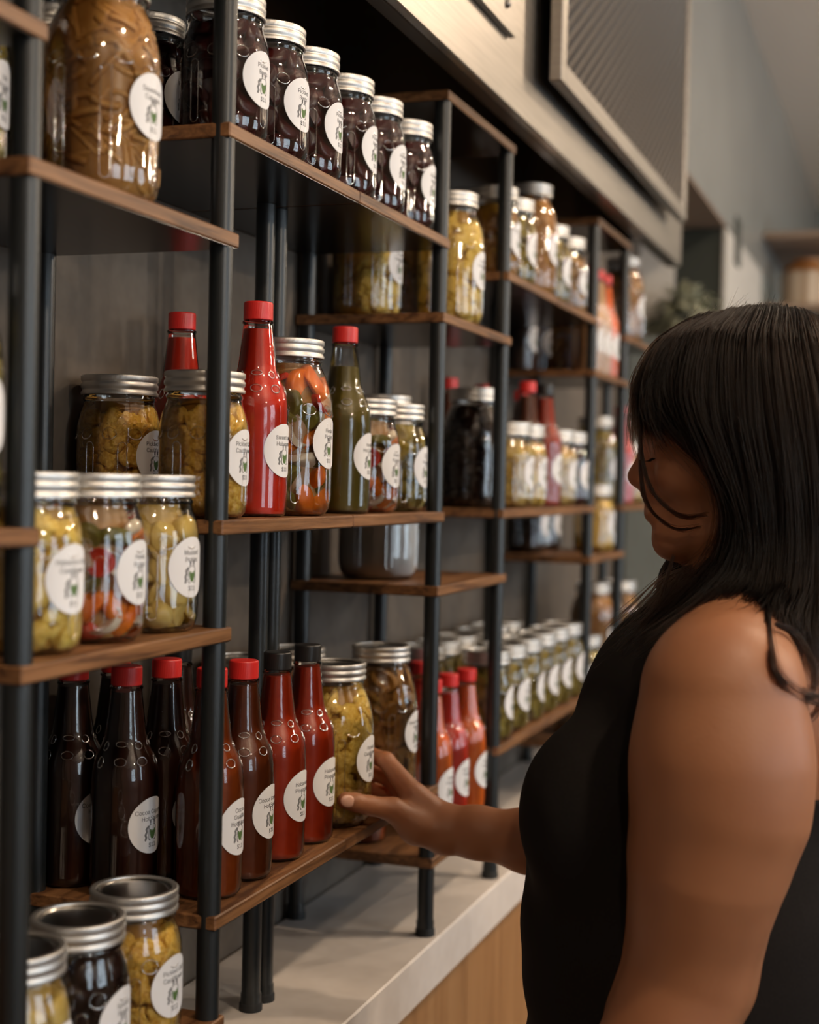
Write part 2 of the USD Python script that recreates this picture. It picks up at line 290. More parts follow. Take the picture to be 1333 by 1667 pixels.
# ------------------------------------------------------------------ shelving units: a four-post column with staggered wings on single mid posts
TH = 0.0125; XF, XB, XM = 0.416, 0.237, 0.3265
COL_Z = [1.020, 1.3636, 1.7071, 1.984]; WING_Z = [1.1123, 1.4573, 1.8002]
def shelving(y0, label, first=None):
    if first is not None:
        u = thing('shelving_unit', label, 'shelf', (0, y0, 0), 0, 'staggered shelving units along the wall')
        u.GetReferences().AddInternalReference(first.GetPath()); u.SetInstanceable(True); return u
    u = thing('shelving_unit', label, 'shelf', (0, y0, 0), 0, 'staggered shelving units along the wall')
    R = 0.0103
    def post(x, y, top):
        c = lathe([(0, 0.92), (R + 0.001, 0.92), (R + 0.001, 0.938), (R, 0.940), (R, top - 0.001), (R - 0.001, top), (0, top)], 24)
        c.apply_translation((x, y, 0)); obj('post', c, POST, u, 40)
        f = lathe([(0, 0.9202), (R + 0.0022, 0.9202), (R + 0.0022, 0.927), (R + 0.0012, 0.929), (R + 0.0012, 0.9292)], 24); f.apply_translation((x, y, 0)); obj('foot', f, RUBBER, u, 40)
    ca, cb = 0.0, 0.314
    for x in (XF, XB):
        post(x, ca + 0.0115, COL_Z[3]); post(x, cb - 0.0115, COL_Z[3])
    post(XM, ca - 0.2765, WING_Z[2] - TH); post(XM, cb + 0.2655, WING_Z[2] - TH)
    def board(nm, a, b, z):
        o = obj(nm, bx(XB - 0.012, XF + 0.0115, a, b, z - TH, z, 0.0012), WOOD, u, False)
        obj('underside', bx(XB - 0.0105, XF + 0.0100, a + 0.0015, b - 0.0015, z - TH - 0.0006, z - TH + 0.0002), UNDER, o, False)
    for z in COL_Z: board('shelf_board', ca, cb, z)
    for z in WING_Z:
        board('wing_board', ca - 0.2905, ca + 0.0195, z)
        board('wing_board', cb - 0.0215, cb + 0.2815, z)
    return u
UY = [0.8285, 1.7161, 2.603]
u0 = shelving(UY[0], 'black posted walnut shelving unit nearest the camera, holding the mustard pickles and dark cocoa sauces')
shelving(UY[1], 'black posted walnut shelving unit in the middle of the row, beside the reaching hand', u0)
shelving(UY[2], 'black posted walnut shelving unit farthest away, beside the face of the woman', u0)

# ------------------------------------------------------------------ jars and bottles
def jar_profile(kind):
    if kind == 'pint':
        return [(0, 0), (.030, 0), (.0345, .0012), (.0385, .006), (.0402, .013), (.0405, .022), (.0405, .078), (.0398, .086), (.0376, .095), (.0350, .102), (.0338, .1065), (.0345, .1082), (.0350, .1095), (.0345, .111), (.0335, .112), (.0335, .128)], dict(R=.0405, H=.132, zb=.006, zs=.086, lab=.055, lr=.0255, lid=.0363, lz=.1130)
    if kind == 'quart':
        return [(0, 0), (.034, 0), (.0400, .0015), (.0445, .008), (.0462, .016), (.0465, .026), (.0465, .106), (.0457, .117), (.0432, .130), (.0390, .142), (.0350, .150), (.0338, .1535), (.0345, .155), (.0350, .1562), (.0345, .1575), (.0335, .1585), (.0335, .175)], dict(R=.0465, H=.179, zb=.007, zs=.117, lab=.074, lr=.0258, lid=.0363, lz=.1600)
    return [(0, 0), (.040, 0), (.0470, .002), (.0520, .010), (.0540, .020), (.0543, .032), (.0543, .160), (.0535, .175), (.0505, .192), (.0450, .207), (.0390, .217), (.0376, .220), (.0384, .222), (.0384, .224), (.0372, .226), (.0372, .240)], dict(R=.0543, H=.245, zb=.008, zs=.175, lab=.10, lr=.0275, lid=.0402, lz=.2255)
BOT = [(0, 0), (.0245, 0), (.0285, .0012), (.0306, .005), (.0310, .010), (.0310, .100), (.0306, .108), (.0292, .117), (.0262, .126), (.0225, .133), (.0200, .139), (.0187, .146), (.0175, .156), (.0150, .178), (.0142, .1855), (.0152, .1865), (.0152, .1885), (.0138, .1893), (.0130, .1895), (.0130, .200)]

def wrap(mesh, r, z0, th0=0.0):
    """flat mesh in (x, y, thickness) bent onto a cylinder of radius r about the z axis, facing +x"""
    v = np.array(mesh.vertices); th = v[:, 0] / r + th0; rr = r + v[:, 2]
    return trimesh.Trimesh(np.stack([rr * np.cos(th), rr * np.sin(th), v[:, 1] + z0], 1), mesh.faces, process=False)
def disc(r, t, nr=10, na=44):
    v = [(0, 0, t)]; f = []
    for i in range(1, nr + 1):
        for j in range(na): a = 2 * math.pi * j / na; v.append((r * i / nr * math.cos(a), r * i / nr * math.sin(a), t))
    for j in range(na): f.append((0, 1 + j, 1 + (j + 1) % na))
    for i in range(nr - 1):
        for j in range(na):
            a, b = 1 + i * na + j, 1 + i * na + (j + 1) % na; f += [(a, a + na, b + na), (a, b + na, b)]
    o = 1 + (nr - 1) * na; m = len(v)
    for j in range(na): a = 2 * math.pi * j / na; v.append((r * math.cos(a), r * math.sin(a), 0.0))
    for j in range(na): f += [(o + j, m + j, m + (j + 1) % na), (o + j, m + (j + 1) % na, o + (j + 1) % na)]
    return trimesh.Trimesh(v, f, process=False)
def ext(p, t=0.00012): return cat([trimesh.creation.extrude_polygon(g, t, engine='earcut') for g in getattr(p, 'geoms', [p]) if g.area > 0])
TEXTS = {}
def text(s, h):
    if (s, h) not in TEXTS:
        m = meshkit.text_mesh(s, h, 0.00012); b = m.bounds; m.apply_translation((-(b[0][0] + b[1][0]) / 2, 0, 0)); TEXTS[(s, h)] = m
    return TEXTS[(s, h)].copy()
def add_label(t, r, z, lr, lines, price='$11', th0=0.0):
    T0 = 0.0003
    L = obj('label', wrap(disc(lr, T0), r + 0.0002, z, th0), PAPER, t, 40, label='round white paper sticker')
    s = lr / 0.0255; y = 0.0125 * s if len(lines) < 3 else 0.0155 * s; ms = []
    for ln in lines:
        m = text(ln, 0.0039 * s); w = np.ptp(m.bounds[:, 0]); lim = 1.75 * lr * math.sqrt(max(0.1, 1 - (y / lr) ** 2))
        if w > lim: m.apply_scale([lim / w, lim / w, 1])
        m.apply_translation((0, y - 0.002 * s, 0)); ms.append(m); y -= 0.0060 * s
    m = text(price, 0.0038 * s); m.apply_translation((0, -0.0195 * s, 0)); ms.append(m)
    rr = r + 0.0002 + T0
    obj('lettering', wrap(cat(ms), rr, z, th0), INK, L, False)
    def P(q): return affinity.scale(q, s, s, origin=(0, 0))
    lid = sbox(-0.0034, 0.0018, 0.0034, 0.0052)
    obj('drawn_lid', wrap(ext(P(lid)), rr, z, th0), INK, L, False)
    body = Polygon([(-.0034, .0014), (-.0052, -.001), (-.0055, -.0115), (-.0042, -.0135), (.0042, -.0135), (.0055, -.0115), (.0052, -.001), (.0034, .0014)])
    ring = body.difference(body.buffer(-0.0009)).union(LineString([(-.0058, -.001), (-.0078, -.003), (-.0072, -.0055), (-.0088, -.008), (-.0078, -.0105), (-.0086, -.0125)]).buffer(0.0011))
    obj('drawn_jar', wrap(ext(P(ring)), rr, z, th0), INKGREY, L, False)
    lv = []
    for cx, ang, ln in ((-0.0018, 14, 0.0046), (0.0022, -20, 0.0050), (0.0005, 0, 0.0036)):
        e = affinity.rotate(affinity.scale(Point(0, 0).buffer(1, 8), 0.0016, ln), ang, origin=(0, 0)); lv.append(affinity.translate(e, cx, -0.0078))
    obj('drawn_cucumber', wrap(ext(P(shapely.union_all(lv))), rr, z, th0), INKGREEN, L, False)

def lid_parts(t, r, z, h):
    n = 96; k = h / 0.019
    prof = [(r - .0015, 0), (r + .0002, .0004), (r + .0004, .0028 * k), (r - .0008, .0040 * k), (r - .0010, .0058 * k), (r + .0003, .0072 * k), (r + .0004, .0102 * k), (r - .0008, .0116 * k), (r - .0008, .0132 * k), (r + .0001, .0140 * k), (r + .0001, .0178 * k), (r - .0008, .0188 * k), (r - .0020, .0190 * k), (r - .0048, .0186 * k), (r - .0050, .0176 * k)]
    rib = [0] * 9 + [.00022, .00028, .00018, 0, 0, 0]
    m = lathe(prof, n, rib); m.apply_translation((0, 0, z)); obj('screw_band', m, LID, t, 50)
    d = lathe([(r - .0050, .0174 * k), (r - .0070, .0174 * k), (r - .0082, .0162 * k), (r - .0095, .0162 * k), (r - .0105, .0168 * k), (0, .0170 * k)], 48); d.apply_translation((0, 0, z)); obj('lid_disc', d, LIDTOP, t, 40)
def embossing(t, R, za, zb, seed=0):
    """raised ovals, scroll and long panels on the shoulder and side of a canning jar"""
    ms = []
    def onj(th, z, r): return (r * math.cos(th), r * math.sin(th), z)
    for th in np.arange(-2.5, 2.6, 0.62):
        pts = [onj(th + 0.17 * math.cos(a), zb - 0.010 + 0.0055 * math.sin(a), R * (1 - 0.035 * (0.7 + math.sin(a)))) for a in np.linspace(0, 2 * math.pi, 18, endpoint=False)]
        ms.append(tube(pts, 0.0006, 5, True))
    for th in (-1.75, -0.95, 0.0, 1.0):
        lo, hi = za + 0.010, zb - 0.022; w = 0.0042 / R; pts = []
        for a in np.linspace(0, math.pi, 7): pts.append(onj(th + w * math.cos(a), hi + 0.004 * math.sin(a), R))
        for a in np.linspace(math.pi, 2 * math.pi, 7): pts.append(onj(th + w * math.cos(a), lo + 0.004 * math.sin(a), R))
        ms.append(tube(pts, 0.00045, 5, True))
    obj('embossing', cat(ms), EMB, t, True)

def blob(rng, sub, size, amp, freq, kind='round'):
    m = trimesh.creation.icosphere(sub); v = np.array(m.vertices)
    d = meshkit.fbm(v * freq + rng.random(3) * 50, 3, seed=int(rng.integers(1e6)))
    v = v * (1 + amp * (d[:, None] - 0.5) * 2)
    if kind == 'floret':
        dd = rng.normal(size=(26, 3)); dd /= np.linalg.norm(dd, axis=1, keepdims=True); b = (np.array(m.vertices) @ dd.T).max(1); v *= (0.74 + 0.38 * np.sqrt(np.clip((b - 0.84) / 0.16, 0, 1)))[:, None]
        v[:, 2] = np.where(v[:, 2] < -0.2, v[:, 2] * 1.25, v[:, 2]); v[:, :2] *= np.where(v[:, 2:3] < -0.35, 0.55, 1.0)
    elif kind == 'slice': v[:, 2] = np.clip(v[:, 2], -0.33, 0.33)
    elif kind == 'petal':
        v[:, 2] = np.clip(v[:, 2], -0.22, 0.22) + 0.45 * v[:, 0] ** 2
    elif kind == 'spear': v[:, 2] *= 2.4
    return trimesh.Trimesh(v * np.array(size), m.faces, process=False)
def inner_radius(prof, zq, gap):
    p = np.array(prof); k = np.argmax(np.diff(p[:, 1]) > 0); p = p[1:]
    return np.interp(zq, p[:, 1], p[:, 0]) - gap
def fill_pieces(t, parent, prof, info, recipe, seed, zt, spacing):
    """pieces of vegetable packed against the inside of the glass; recipe: (name, material, blob kind, size, amp, freq, weight)"""
    rng = np.random.default_rng(seed); w = np.array([r[6] for r in recipe], float); w /= w.sum()
    z = info['zb'] + spacing * 0.42; row = 0
    while z < zt:
        Rz = float(inner_radius(prof, z, 0.0012)); n = max(4, int(round(2 * math.pi * (Rz - spacing * 0.3) / (spacing * 0.98))))
        for k in range(n):
            nm, mt, kd, size, amp, fr, _ = recipe[int(rng.choice(len(recipe), p=w))]
            sz = size * rng.uniform(0.85, 1.15); m = blob(rng, 3 if kd == 'floret' and size > .012 else 2, (sz, sz, sz), amp, fr, kd)
            m.apply_transform(trimesh.transformations.random_rotation_matrix(rng.random(3)))
            if kd in ('slice', 'petal') and rng.random() < 0.55:   # lie against the glass
                m.apply_transform(trimesh.transformations.rotation_matrix(0, (0, 0, 1)))
            th = (k + 0.5 * (row % 2) + rng.uniform(-0.2, 0.2)) / n * 2 * math.pi
            rr = Rz - sz * rng.uniform(0.55, 0.95); zz = z + rng.uniform(-0.2, 0.2) * spacing
            v = np.array(m.vertices) + (rr * math.cos(th), rr * math.sin(th), zz)
            v[:, 2] = np.clip(v[:, 2], 0.004, zt + 0.006); q = np.hypot(v[:, 0], v[:, 1]); lim = inner_radius(prof, v[:, 2], 0.0011)
            v[:, :2] *= np.minimum(1, lim / np.maximum(q, 1e-9))[:, None]
            obj(nm, trimesh.Trimesh(v, m.faces, process=False), C_[mt], parent, True)
        z += spacing * 0.80; row += 1
def shreds(parent, prof, info, mt, seed, zt, n=260):
    rng = np.random.default_rng(seed); ms = []
    for k in range(n):
        z0 = rng.uniform(info['zb'] + 0.004, zt); th = rng.uniform(0, 2 * math.pi); L = rng.uniform(0.018, 0.05); a = rng.uniform(-1.2, 1.2); c = rng.normal(0, 22)
        s = np.linspace(0, L, 8); ang = a + c * s; dx = np.cumsum(np.cos(ang)) * L / 8; dz = np.cumsum(np.sin(ang)) * L / 8
        z = np.clip(z0 + dz, 0.005, zt + 0.004); r = inner_radius(prof, z, 0.0030 + rng.uniform(0, 0.004)); t_ = th + dx / 0.045
        ms.append(tube(np.stack([r * np.cos(t_), r * np.sin(t_), z], 1), rng.uniform(0.0016, 0.0034), 5))
    obj('shredded_cabbage', cat(ms), C_[mt], parent, True, kind='stuff')
CAUL = lambda m: [('cauliflower_floret', m, 'floret', .0150, .22, 1.6, 3), ('cauliflower_floret', m, 'floret', .0118, .22, 1.7, 2)]
MIX = [('onion_piece', 'onion', 'petal', .0150, .12, 1.2, 2.6), ('carrot_coin', 'carrot', 'slice', .0165, .05, 1.0, 2.2), ('jalapeno_slice', 'jalapeno', 'slice', .0130, .10, 1.2, 2.0), ('red_pepper_piece', 'red_pepper', 'petal', .0130, .10, 1.2, 0.5), ('cauliflower_floret', 'onion', 'floret', .0125, .2, 1.7, 1.0)]
CUKE = [('cucumber_slice', 'cucumber', 'slice', .0140, .08, 1.3, 3), ('cucumber_spear', 'cucumber', 'spear', .0085, .12, 1.2, 2)]
MUST = [('pickle_chunk', 'mustard', 'round', .0125, .22, 1.1, 3), ('onion_piece', 'mustard', 'petal', .0135, .15, 1.2, 2)]
TANS = [('vegetable_slice', 'tan_slice', 'petal', .0150, .18, 1.3, 3), ('vegetable_slice', 'tan_slice', 'slice', .0140, .15, 1.3, 2)]
PLUM = [('plum', 'plum', 'round', .0130, .08, 1.0, 3)]
PEPPERS = [('carrot_coin', 'carrot', 'slice', .0190, .05, 1.0, 2.0), ('carrot_spear', 'carrot', 'spear', .0100, .08, 1.0, 1.0), ('onion_piece', 'onion', 'petal', .0160, .12, 1.2, 2.4), ('jalapeno_slice', 'jalapeno', 'slice', .0145, .10, 1.2, 2.0), ('red_pepper_piece', 'red_pepper', 'petal', .0135, .10, 1.2, 1.0)]
KINDS = {  # kind: (thing name, size, liquid, recipe / shreds, spacing, label lines)
    'beet_pint': ('beet_jar', 'pint', 'beet_liquid', [('beet_slice', 'beet', 'slice', .0150, .1, 1.0, 1)], .026, ['Pickled', 'Beets']),
    'caul_pint': ('cauliflower_jar', 'pint', 'cauliflower_brine', CAUL('cauliflower'), .0225, ['Pickled Cali', 'Cauliflower']),
    'caul_quart': ('cauliflower_jar', 'quart', 'pale_brine', CAUL('pale_cauliflower'), .0235, ['Pickled', 'Cauliflower']),
    'yellow_pint': ('cauliflower_jar', 'pint', 'pale_brine', CAUL('pale_cauliflower'), .0225, ['Habanero Cali', 'Cauliflower']),
    'mustard_pint': ('mustard_pickle_jar', 'pint', 'mustard_brine', MUST, .0215, ['Mustard', 'Pickles']),
    'mix_pint': ('mixed_pickle_jar', 'pint', 'mixed_brine', MIX, .0215, ['Fiesta', 'Pickles']),
    'pepper_quart': ('mixed_pickle_jar', 'quart', 'mixed_brine', PEPPERS, .0245, ['Fiesta', 'Pickles']),
    'green_pint': ('cucumber_pickle_jar', 'pint', 'green_brine', CUKE, .0205, ['Dill', 'Pickles']),
    'green_quart': ('cucumber_pickle_jar', 'quart', 'green_brine', CUKE, .0215, ['Dill', 'Pickles']),
    'kraut_quart': ('sauerkraut_jar', 'quart', 'kraut_brine', 'kraut', 0, ['Sauerkraut', 'Caraway']),
    'tan_quart': ('pickled_vegetable_jar', 'quart', 'tan_brine', TANS, .0215, ['Bread & Butter', 'Pickles']),
    'tan_pint': ('pickled_vegetable_jar', 'pint', 'pale_brine', TANS, .0215, ['Bread & Butter', 'Pickles']),
    'plum_pint': ('plum_jar', 'pint', 'plum_liquid', PLUM, .0235, ['Spiced', 'Plums']),
    'plum_quart': ('plum_jar', 'quart', 'plum_liquid', PLUM, .0245, ['Spiced', 'Plums']),
    'milk_half': ('milky_jar', 'half', 'milky', None, 0, None)}
BKINDS = {'red_b': ('red', REDCAP, ['Sweet Lou', 'Habanero']), 'scarlet_b': ('scarlet', BLACKCAP, ['Habanero', 'Pineapple']), 'brown_b': ('brown', REDCAP, ['Cocoa Cayenne', 'Hot Sauce']),
          'rust_b': ('rust', REDCAP, ['Cocoa', 'Guajillo', 'Hot Sauce']), 'cocoa_b': ('cocoa', REDCAP, ['Cocoa Cayenne', 'Hot Sauce']), 'olive_b': ('olive', REDCAP, ['Verde', 'Hot Sauce']),
          'orange_b': ('orange', REDCAP, ['Mango', 'Habanero']), 'tan_b': ('tan', REDCAP, ['Ghost', 'Hot Sauce']), 'pink_b': ('pink', REDCAP, ['Berry', 'Habanero']),
          'plum_b': ('cocoa', BLACKCAP, ['Black Garlic', 'Hot Sauce'])}
FIRST = {}
def build_jar(kind, t):
    name, size, liq, rec, sp, lines = KINDS[kind]; prof, info = jar_profile(size)
    obj('glass', lathe(prof, 64), GLASS, t, 50)
    zt = info['lz'] - 0.006
    core = [(0, .004)] + [(float(inner_radius(prof, z, (0.0045 if rec == 'kraut' else 0.0105) if rec else 0.0012)), z) for z in np.linspace(.0045, zt, 26)] + [(0, zt)]
    c = obj('brine', lathe(core, 40), C_[liq], t, 50)
    if rec == 'kraut': shreds(c, prof, info, 'kraut', 5, zt - 0.002)
    elif rec: fill_pieces(t, c, prof, info, rec, abs(hash_(kind)) % 9999, zt - 0.006, sp)
    lid_parts(t, info['lid'], info['lz'], info['H'] - info['lz'])
    embossing(t, info['R'] + 0.0001, info['zb'], info['zs'])
    if lines: add_label(t, info['R'], info['lab'], info['lr'], lines)
def hash_(s): return sum((i + 1) * 131 * ord(ch) for i, ch in enumerate(s))
def build_bottle(kind, t):
    sc, capm, lines = BKINDS[kind]
    obj('glass', lathe(BOT, 56), GLASS_B, t, 50)
    zt = {'olive_b': .163, 'red_b': .181}.get(kind, .184)
    p = np.array(BOT); z = np.concatenate([np.linspace(.003, .10, 6), np.linspace(.103, zt, 26)]); r = np.interp(z, p[1:, 1], p[1:, 0]) - .0011
    obj('sauce', lathe([(0, .0028)] + list(zip(r, z)) + [(0, zt)], 44), SAUCE[sc], t, 50)
    cp = lathe([(.0132, .1897), (.0139, .1899), (.0141, .1906), (.0141, .2055), (.0137, .2068), (.0128, .2073), (0, .2073)], 80, [0, 0, .00012, .00012, 0, 0, 0]); obj('cap', cp, capm, t, 50)
    ms = []
    for th in np.arange(-2.6, 2.7, 0.75):
        for zz, a, b in ((.1225, .17, .0040), (.137, .19, .0030)):
            h = (math.sin(th * 37.1 + zz * 900) + 1) / 2; zz += 0.003 * h - .0015; a *= 0.6 + 0.9 * h; b *= 1.3 - 0.6 * h
            rr = np.interp(zz, p[1:, 1], p[1:, 0])
            ms.append(tube([(np.interp(zz + b * math.sin(w), p[1:, 1], p[1:, 0]) * math.cos(th + a * math.cos(w)), np.interp(zz + b * math.sin(w), p[1:, 1], p[1:, 0]) * math.sin(th + a * math.cos(w)), zz + b * math.sin(w)) for w in np.linspace(0, 2 * math.pi, 14, endpoint=False)], 0.00055, 5, True))
    obj('embossing', cat(ms), EMB, t, True)
    add_label(t, .0310, .064, .0258, lines)
def put(kind, x, y, z, rot, label, group=None):
    isb = kind in BKINDS; name = 'sauce_bottle' if isb else KINDS[kind][0]
    t = thing(name, label, 'bottle' if isb else 'jar', (x, y, z + 0.0002), rot, group)
    if kind in FIRST: t.GetReferences().AddInternalReference(FIRST[kind].GetPath()); t.SetInstanceable(True)
    else:
        FIRST[kind] = t; (build_bottle if isb else build_jar)(kind, t)
    return t
CL, CM, CH = COL_Z[:3]; WL, WM, WT = WING_Z
# --- nearest unit, column shelves
put('mustard_pint', .380, 1.082, CM, -4, 'mustard pickle jar, pale yellow, right end of the three-jar row on the left')
put('mix_pint', .380, .992, CM, 3, 'mixed jar with orange carrot and white onion, middle of three jars on the left')
put('yellow_pint', .380, .902, CM, -2, 'yellow cauliflower jar just right of the leftmost black post, left of the orange carrot jar')
put('yellow_pint', .285, .925, CM, 10, 'yellow cauliflower jar half cut by the left picture edge, behind the leftmost black post')
put('mustard_pint', .285, 1.03, CM, 15, 'mustard pickle jar in the second row, hidden behind the carrot jar on the left shelf')
put('kraut_quart', .377, .997, CH, 0, 'big jar of golden brown shredded sauerkraut at top left, largest jar in the picture')
put('green_quart', .285, .925, CH, 12, 'dim green pickle jar at the left edge, left of the big sauerkraut jar')
put('plum_quart', .285, 1.065, CH, 0, 'dark jar standing behind the big sauerkraut jar at top left')
put('mustard_pint', .386, .886, CL, 5, 'pale yellow jar in the bottom left corner, lid seen from above, leftmost of three')
put('plum_pint', .386, .969, CL, 2, 'black plum jar in the bottom left corner, middle of three with lids seen from above')
put('caul_pint', .386, 1.054, CL, -3, 'yellow green jar at the bottom left, rightmost of three with lids seen from above')
put('green_quart', .377, .794, WM, 0, 'green pickle jar only just entering the left picture edge at mid height')
# --- top wing: beets
for y, s in zip((1.198, 1.289, 1.376, 1.476, 1.570, 1.677), ('half behind the black post, first of the six', 'second of the six from the left', 'third of the six from the left', 'fourth of the six from the left', 'fifth of the six from the left', 'sixth and farthest of the row')):
    put('beet_pint', .382, y, WT, random.Random(y).uniform(-6, 6), 'beet jar on the highest shelf, ' + s, 'row of beet jars on the highest shelf')
put('beet_pint', .280, 1.233, WT, 0, 'dark beet jar of the back row, its lid just right of the big sauerkraut jar', 'back row of beet jars')
put('beet_pint', .280, 1.350, WT, 0, 'dark beet jar of the back row, hidden behind the second and third front beet jars', 'back row of beet jars')
# --- middle wing
put('caul_pint', .266, 1.217, WM, 0, 'cauliflower jar at the back left of the middle shelf, against the lit grey wall')
put('caul_pint', .380, 1.174, WM, 2, 'golden cauliflower jar crossed by the black post, left of the tall red bottle')
put('red_b', .265, 1.340, WM, 0, 'red sauce bottle at the back, red cap against the grey wall behind the cauliflower jars')
put('red_b', .385, 1.272, WM, -3, 'bright red sauce bottle in front, between golden cauliflower jar and mixed pepper jar')
put('pepper_quart', .380, 1.355, WM, 0, 'tall jar of carrots, onions and peppers between the bright red and the olive green bottles')
put('olive_b', .385, 1.495, WM, 2, 'olive green sauce bottle with a red cap and an empty neck')
put('mix_pint', .378, 1.581, WM, -4, 'small mixed pickle jar directly right of the olive green bottle')
put('green_pint', .376, 1.686, WM, 3, 'small green pickle jar against the black post, right end of the middle shelf')
# --- lower wing: sauces and the jar she reaches for
put('rust_b', .386, 1.187, WL, 0, 'rust brown sauce bottle half hidden by the black post, first of the front row')
put('brown_b', .386, 1.253, WL, 3, 'brown sauce bottle with a red cap, right of the rust brown bottle in front')
put('scarlet_b', .386, 1.330, WL, -2, 'dark red sauce bottle with a black cap, next to the brown red-capped bottle')
put('scarlet_b', .386, 1.406, WL, -4, 'dark red sauce bottle with a black cap, touching the cauliflower jar being grasped')
put('caul_quart', .380, 1.493, WL, 0, 'tall jar of pale yellow cauliflower grasped by the hand')
put('tan_quart', .368, 1.676, WL, 4, 'tall jar of brown pickled vegetables right behind the hand')
put('cocoa_b', .311, 1.163, WL, -6, 'dark cocoa sauce bottle with the fully visible round label, left of the black post')
put('cocoa_b', .317, 1.227, WL, 0, 'dark cocoa sauce bottle touching the black post, only a sliver of label showing')
put('cocoa_b', .250, 1.170, WL, -4, 'leftmost dark cocoa sauce bottle, its label half dark, cap tucked under the shelf')
put('cocoa_b', .256, 1.236, WL, 0, 'dark cocoa sauce bottle in the back row between the two leftmost bottles')
put('plum_b', .270, 1.336, WL, 0, 'black-capped dark bottle in the back row behind the brown bottle')
put('tan_quart', .270, 1.492, WL, 0, 'jar in the back row, only its lid showing between the two black bottle caps')
put('tan_quart', .285, 1.600, WL, 0, 'jar in the back row, only its lid showing between the two tall front jars')
# --- middle unit, column shelves
put('caul_quart', .380, 1.880, CH, 0, 'tall pale jar on the short upper shelf, right of the last beet jar')
put('caul_quart', .290, 1.800, CH, 0, 'cauliflower jar in the shade under the beet shelf, upper half dim')
put('tan_quart', .295, 1.945, CH, 0, 'brown jar beside the shaded cauliflower jar, partly behind the black post')
put('milk_half', .305, 1.825, CM, 0, 'large pale milky jar under the middle shelf with bright glass base, no label')
put('orange_b', .376, 1.853, CL, -4, 'orange sauce bottle just right of the black post above the wrist, lower half hidden')
put('red_b', .378, 1.920, CL, -2, 'bright red sauce bottle with a red cap above the forearm')
put('orange_b', .384, 1.985, CL, 3, 'orange sauce bottle with a red cap, right of the bright red bottle above the forearm')
put('red_b', .299, 2.027, CL, 0, 'red sauce bottle behind the brown vegetable jar, only cap and a strip showing')
put('rust_b', .310, 1.775, CL, 0, 'rust brown sauce bottle low behind the hand, under the edge of the lower shelf')
# --- wing between the middle and the far unit
put('plum_pint', .272, 2.115, WM, 0, 'small dark jar with a white label just right of the middle black post')
put('plum_quart', .355, 2.085, WM, 60, 'tall black jar without visible label between the two middle black posts')
put('mustard_pint', .385, 2.175, WM, 0, 'pale yellow jar right of the second middle post, first white label of the far row')
put('yellow_pint', .385, 2.258, WM, 0, 'yellow jar in the far middle row, directly left of the red-capped brown bottle')
put('brown_b', .372, 2.332, WM, 0, 'red-capped brown sauce bottle in the far middle row, between the pale jars')
put('scarlet_b', .385, 2.398, WM, 0, 'dark-capped red sauce bottle in the far middle row, between the pale jars')
put('mustard_pint', .385, 2.472, WM, 0, 'pale yellow jar in the far middle row, right of the dark-capped red bottle')
put('beet_pint', .385, 2.563, WM, 0, 'dark jar at the right end of the far middle row, against the third post pair')
put('brown_b', .275, 2.400, WM, 0, 'brown sauce bottle with red cap rising behind the tall black jar')
put('brown_b', .265, 2.240, WM, 0, 'brown back-row bottle with red cap just right of the first middle post')
put('brown_b', .300, 2.560, WM, 0, 'brown sauce bottle with red cap in the back row, above the yellow far jars')
put('pepper_quart', .280, 2.300, WT, 0, 'jar with orange carrot pieces at the back of the far upper shelf')
put('tan_pint', .382, 2.076, WT, 0, 'small pale jar on the far upper shelf, half behind the post, first of five')
put('green_pint', .382, 2.172, WT, 0, 'small green jar on the far upper shelf, left of its tall golden jar')
put('kraut_quart', .380, 2.289, WT, 0, 'tall golden jar on the far upper shelf, the tallest of that row')
put('green_pint', .382, 2.405, WT, 0, 'small green jar on the far upper shelf, right of its tall golden jar')
put('tan_pint', .382, 2.530, WT, 0, 'small pale jar at the right end of the far upper shelf')
nth = ('first', 'second', 'third', 'fourth', 'fifth', 'sixth')
for i, y in enumerate((2.085, 2.181, 2.275, 2.372, 2.468, 2.563)):
    put('green_pint', .385, y, WL, random.Random(i).uniform(-8, 8), 'green pickle jar in the front row of the far lower shelf, %s from the left' % nth[i], 'pickle jars on the far lower shelf')
for i, y in enumerate((2.085, 2.170, 2.255, 2.370, 2.455, 2.540)):
    put('green_pint', .280, y, WL, 0, 'green pickle jar in the back row of the far lower shelf, %s from the left' % nth[i], 'pickle jars in the back row of the far lower shelf')
# --- far unit
for i, (k, y) in enumerate((('tan_b', 2.72), ('tan_b', 2.79), ('orange_b', 2.86))):
    put(k, .385, y, CH, 0, ('pale tan sauce bottle with red cap on the farthest upper shelf, left of two', 'pale tan sauce bottle with red cap on the farthest upper shelf, right of two', 'orange sauce bottle on the farthest upper shelf, against the last front post')[i])
put('plum_b', .265, 2.671, CH, 0, 'black bottle with a bright streak, left of two deep on the farthest shelf')
put('plum_b', .270, 2.760, CH, 0, 'black bottle with a bright streak, right of two deep on the farthest shelf')
put('tan_quart', .300, 2.850, CH, 0, 'pale jar behind the tan sauce bottles on the farthest upper shelf')
put('tan_quart', .380, 3.065, WT, 0, 'tall tan jar at the far right end of the shelving, beside the plant')
put('pink_b', .385, 3.060, WM, 0, 'pink red sauce bottle just in front of the nose of the woman')
put('mustard_pint', .385, 3.140, WM, 0, 'pale yellow jar right beside the pink red bottle, nearest the face')
put('green_quart', .350, 2.965, WM, 0, 'dark green tall jar left of the last post, above a yellow jar')
put('yellow_pint', .380, 2.837, CM, 0, 'yellow jar with silver lid on the short shelf left of the chin')
put('plum_pint', .280, 2.700, CM, 0, 'dark jar deep in the shade under the far middle row, left one of two')
put('plum_pint', .280, 2.800, CM, 0, 'dark jar deep in the shade under the far middle row, right one of two')
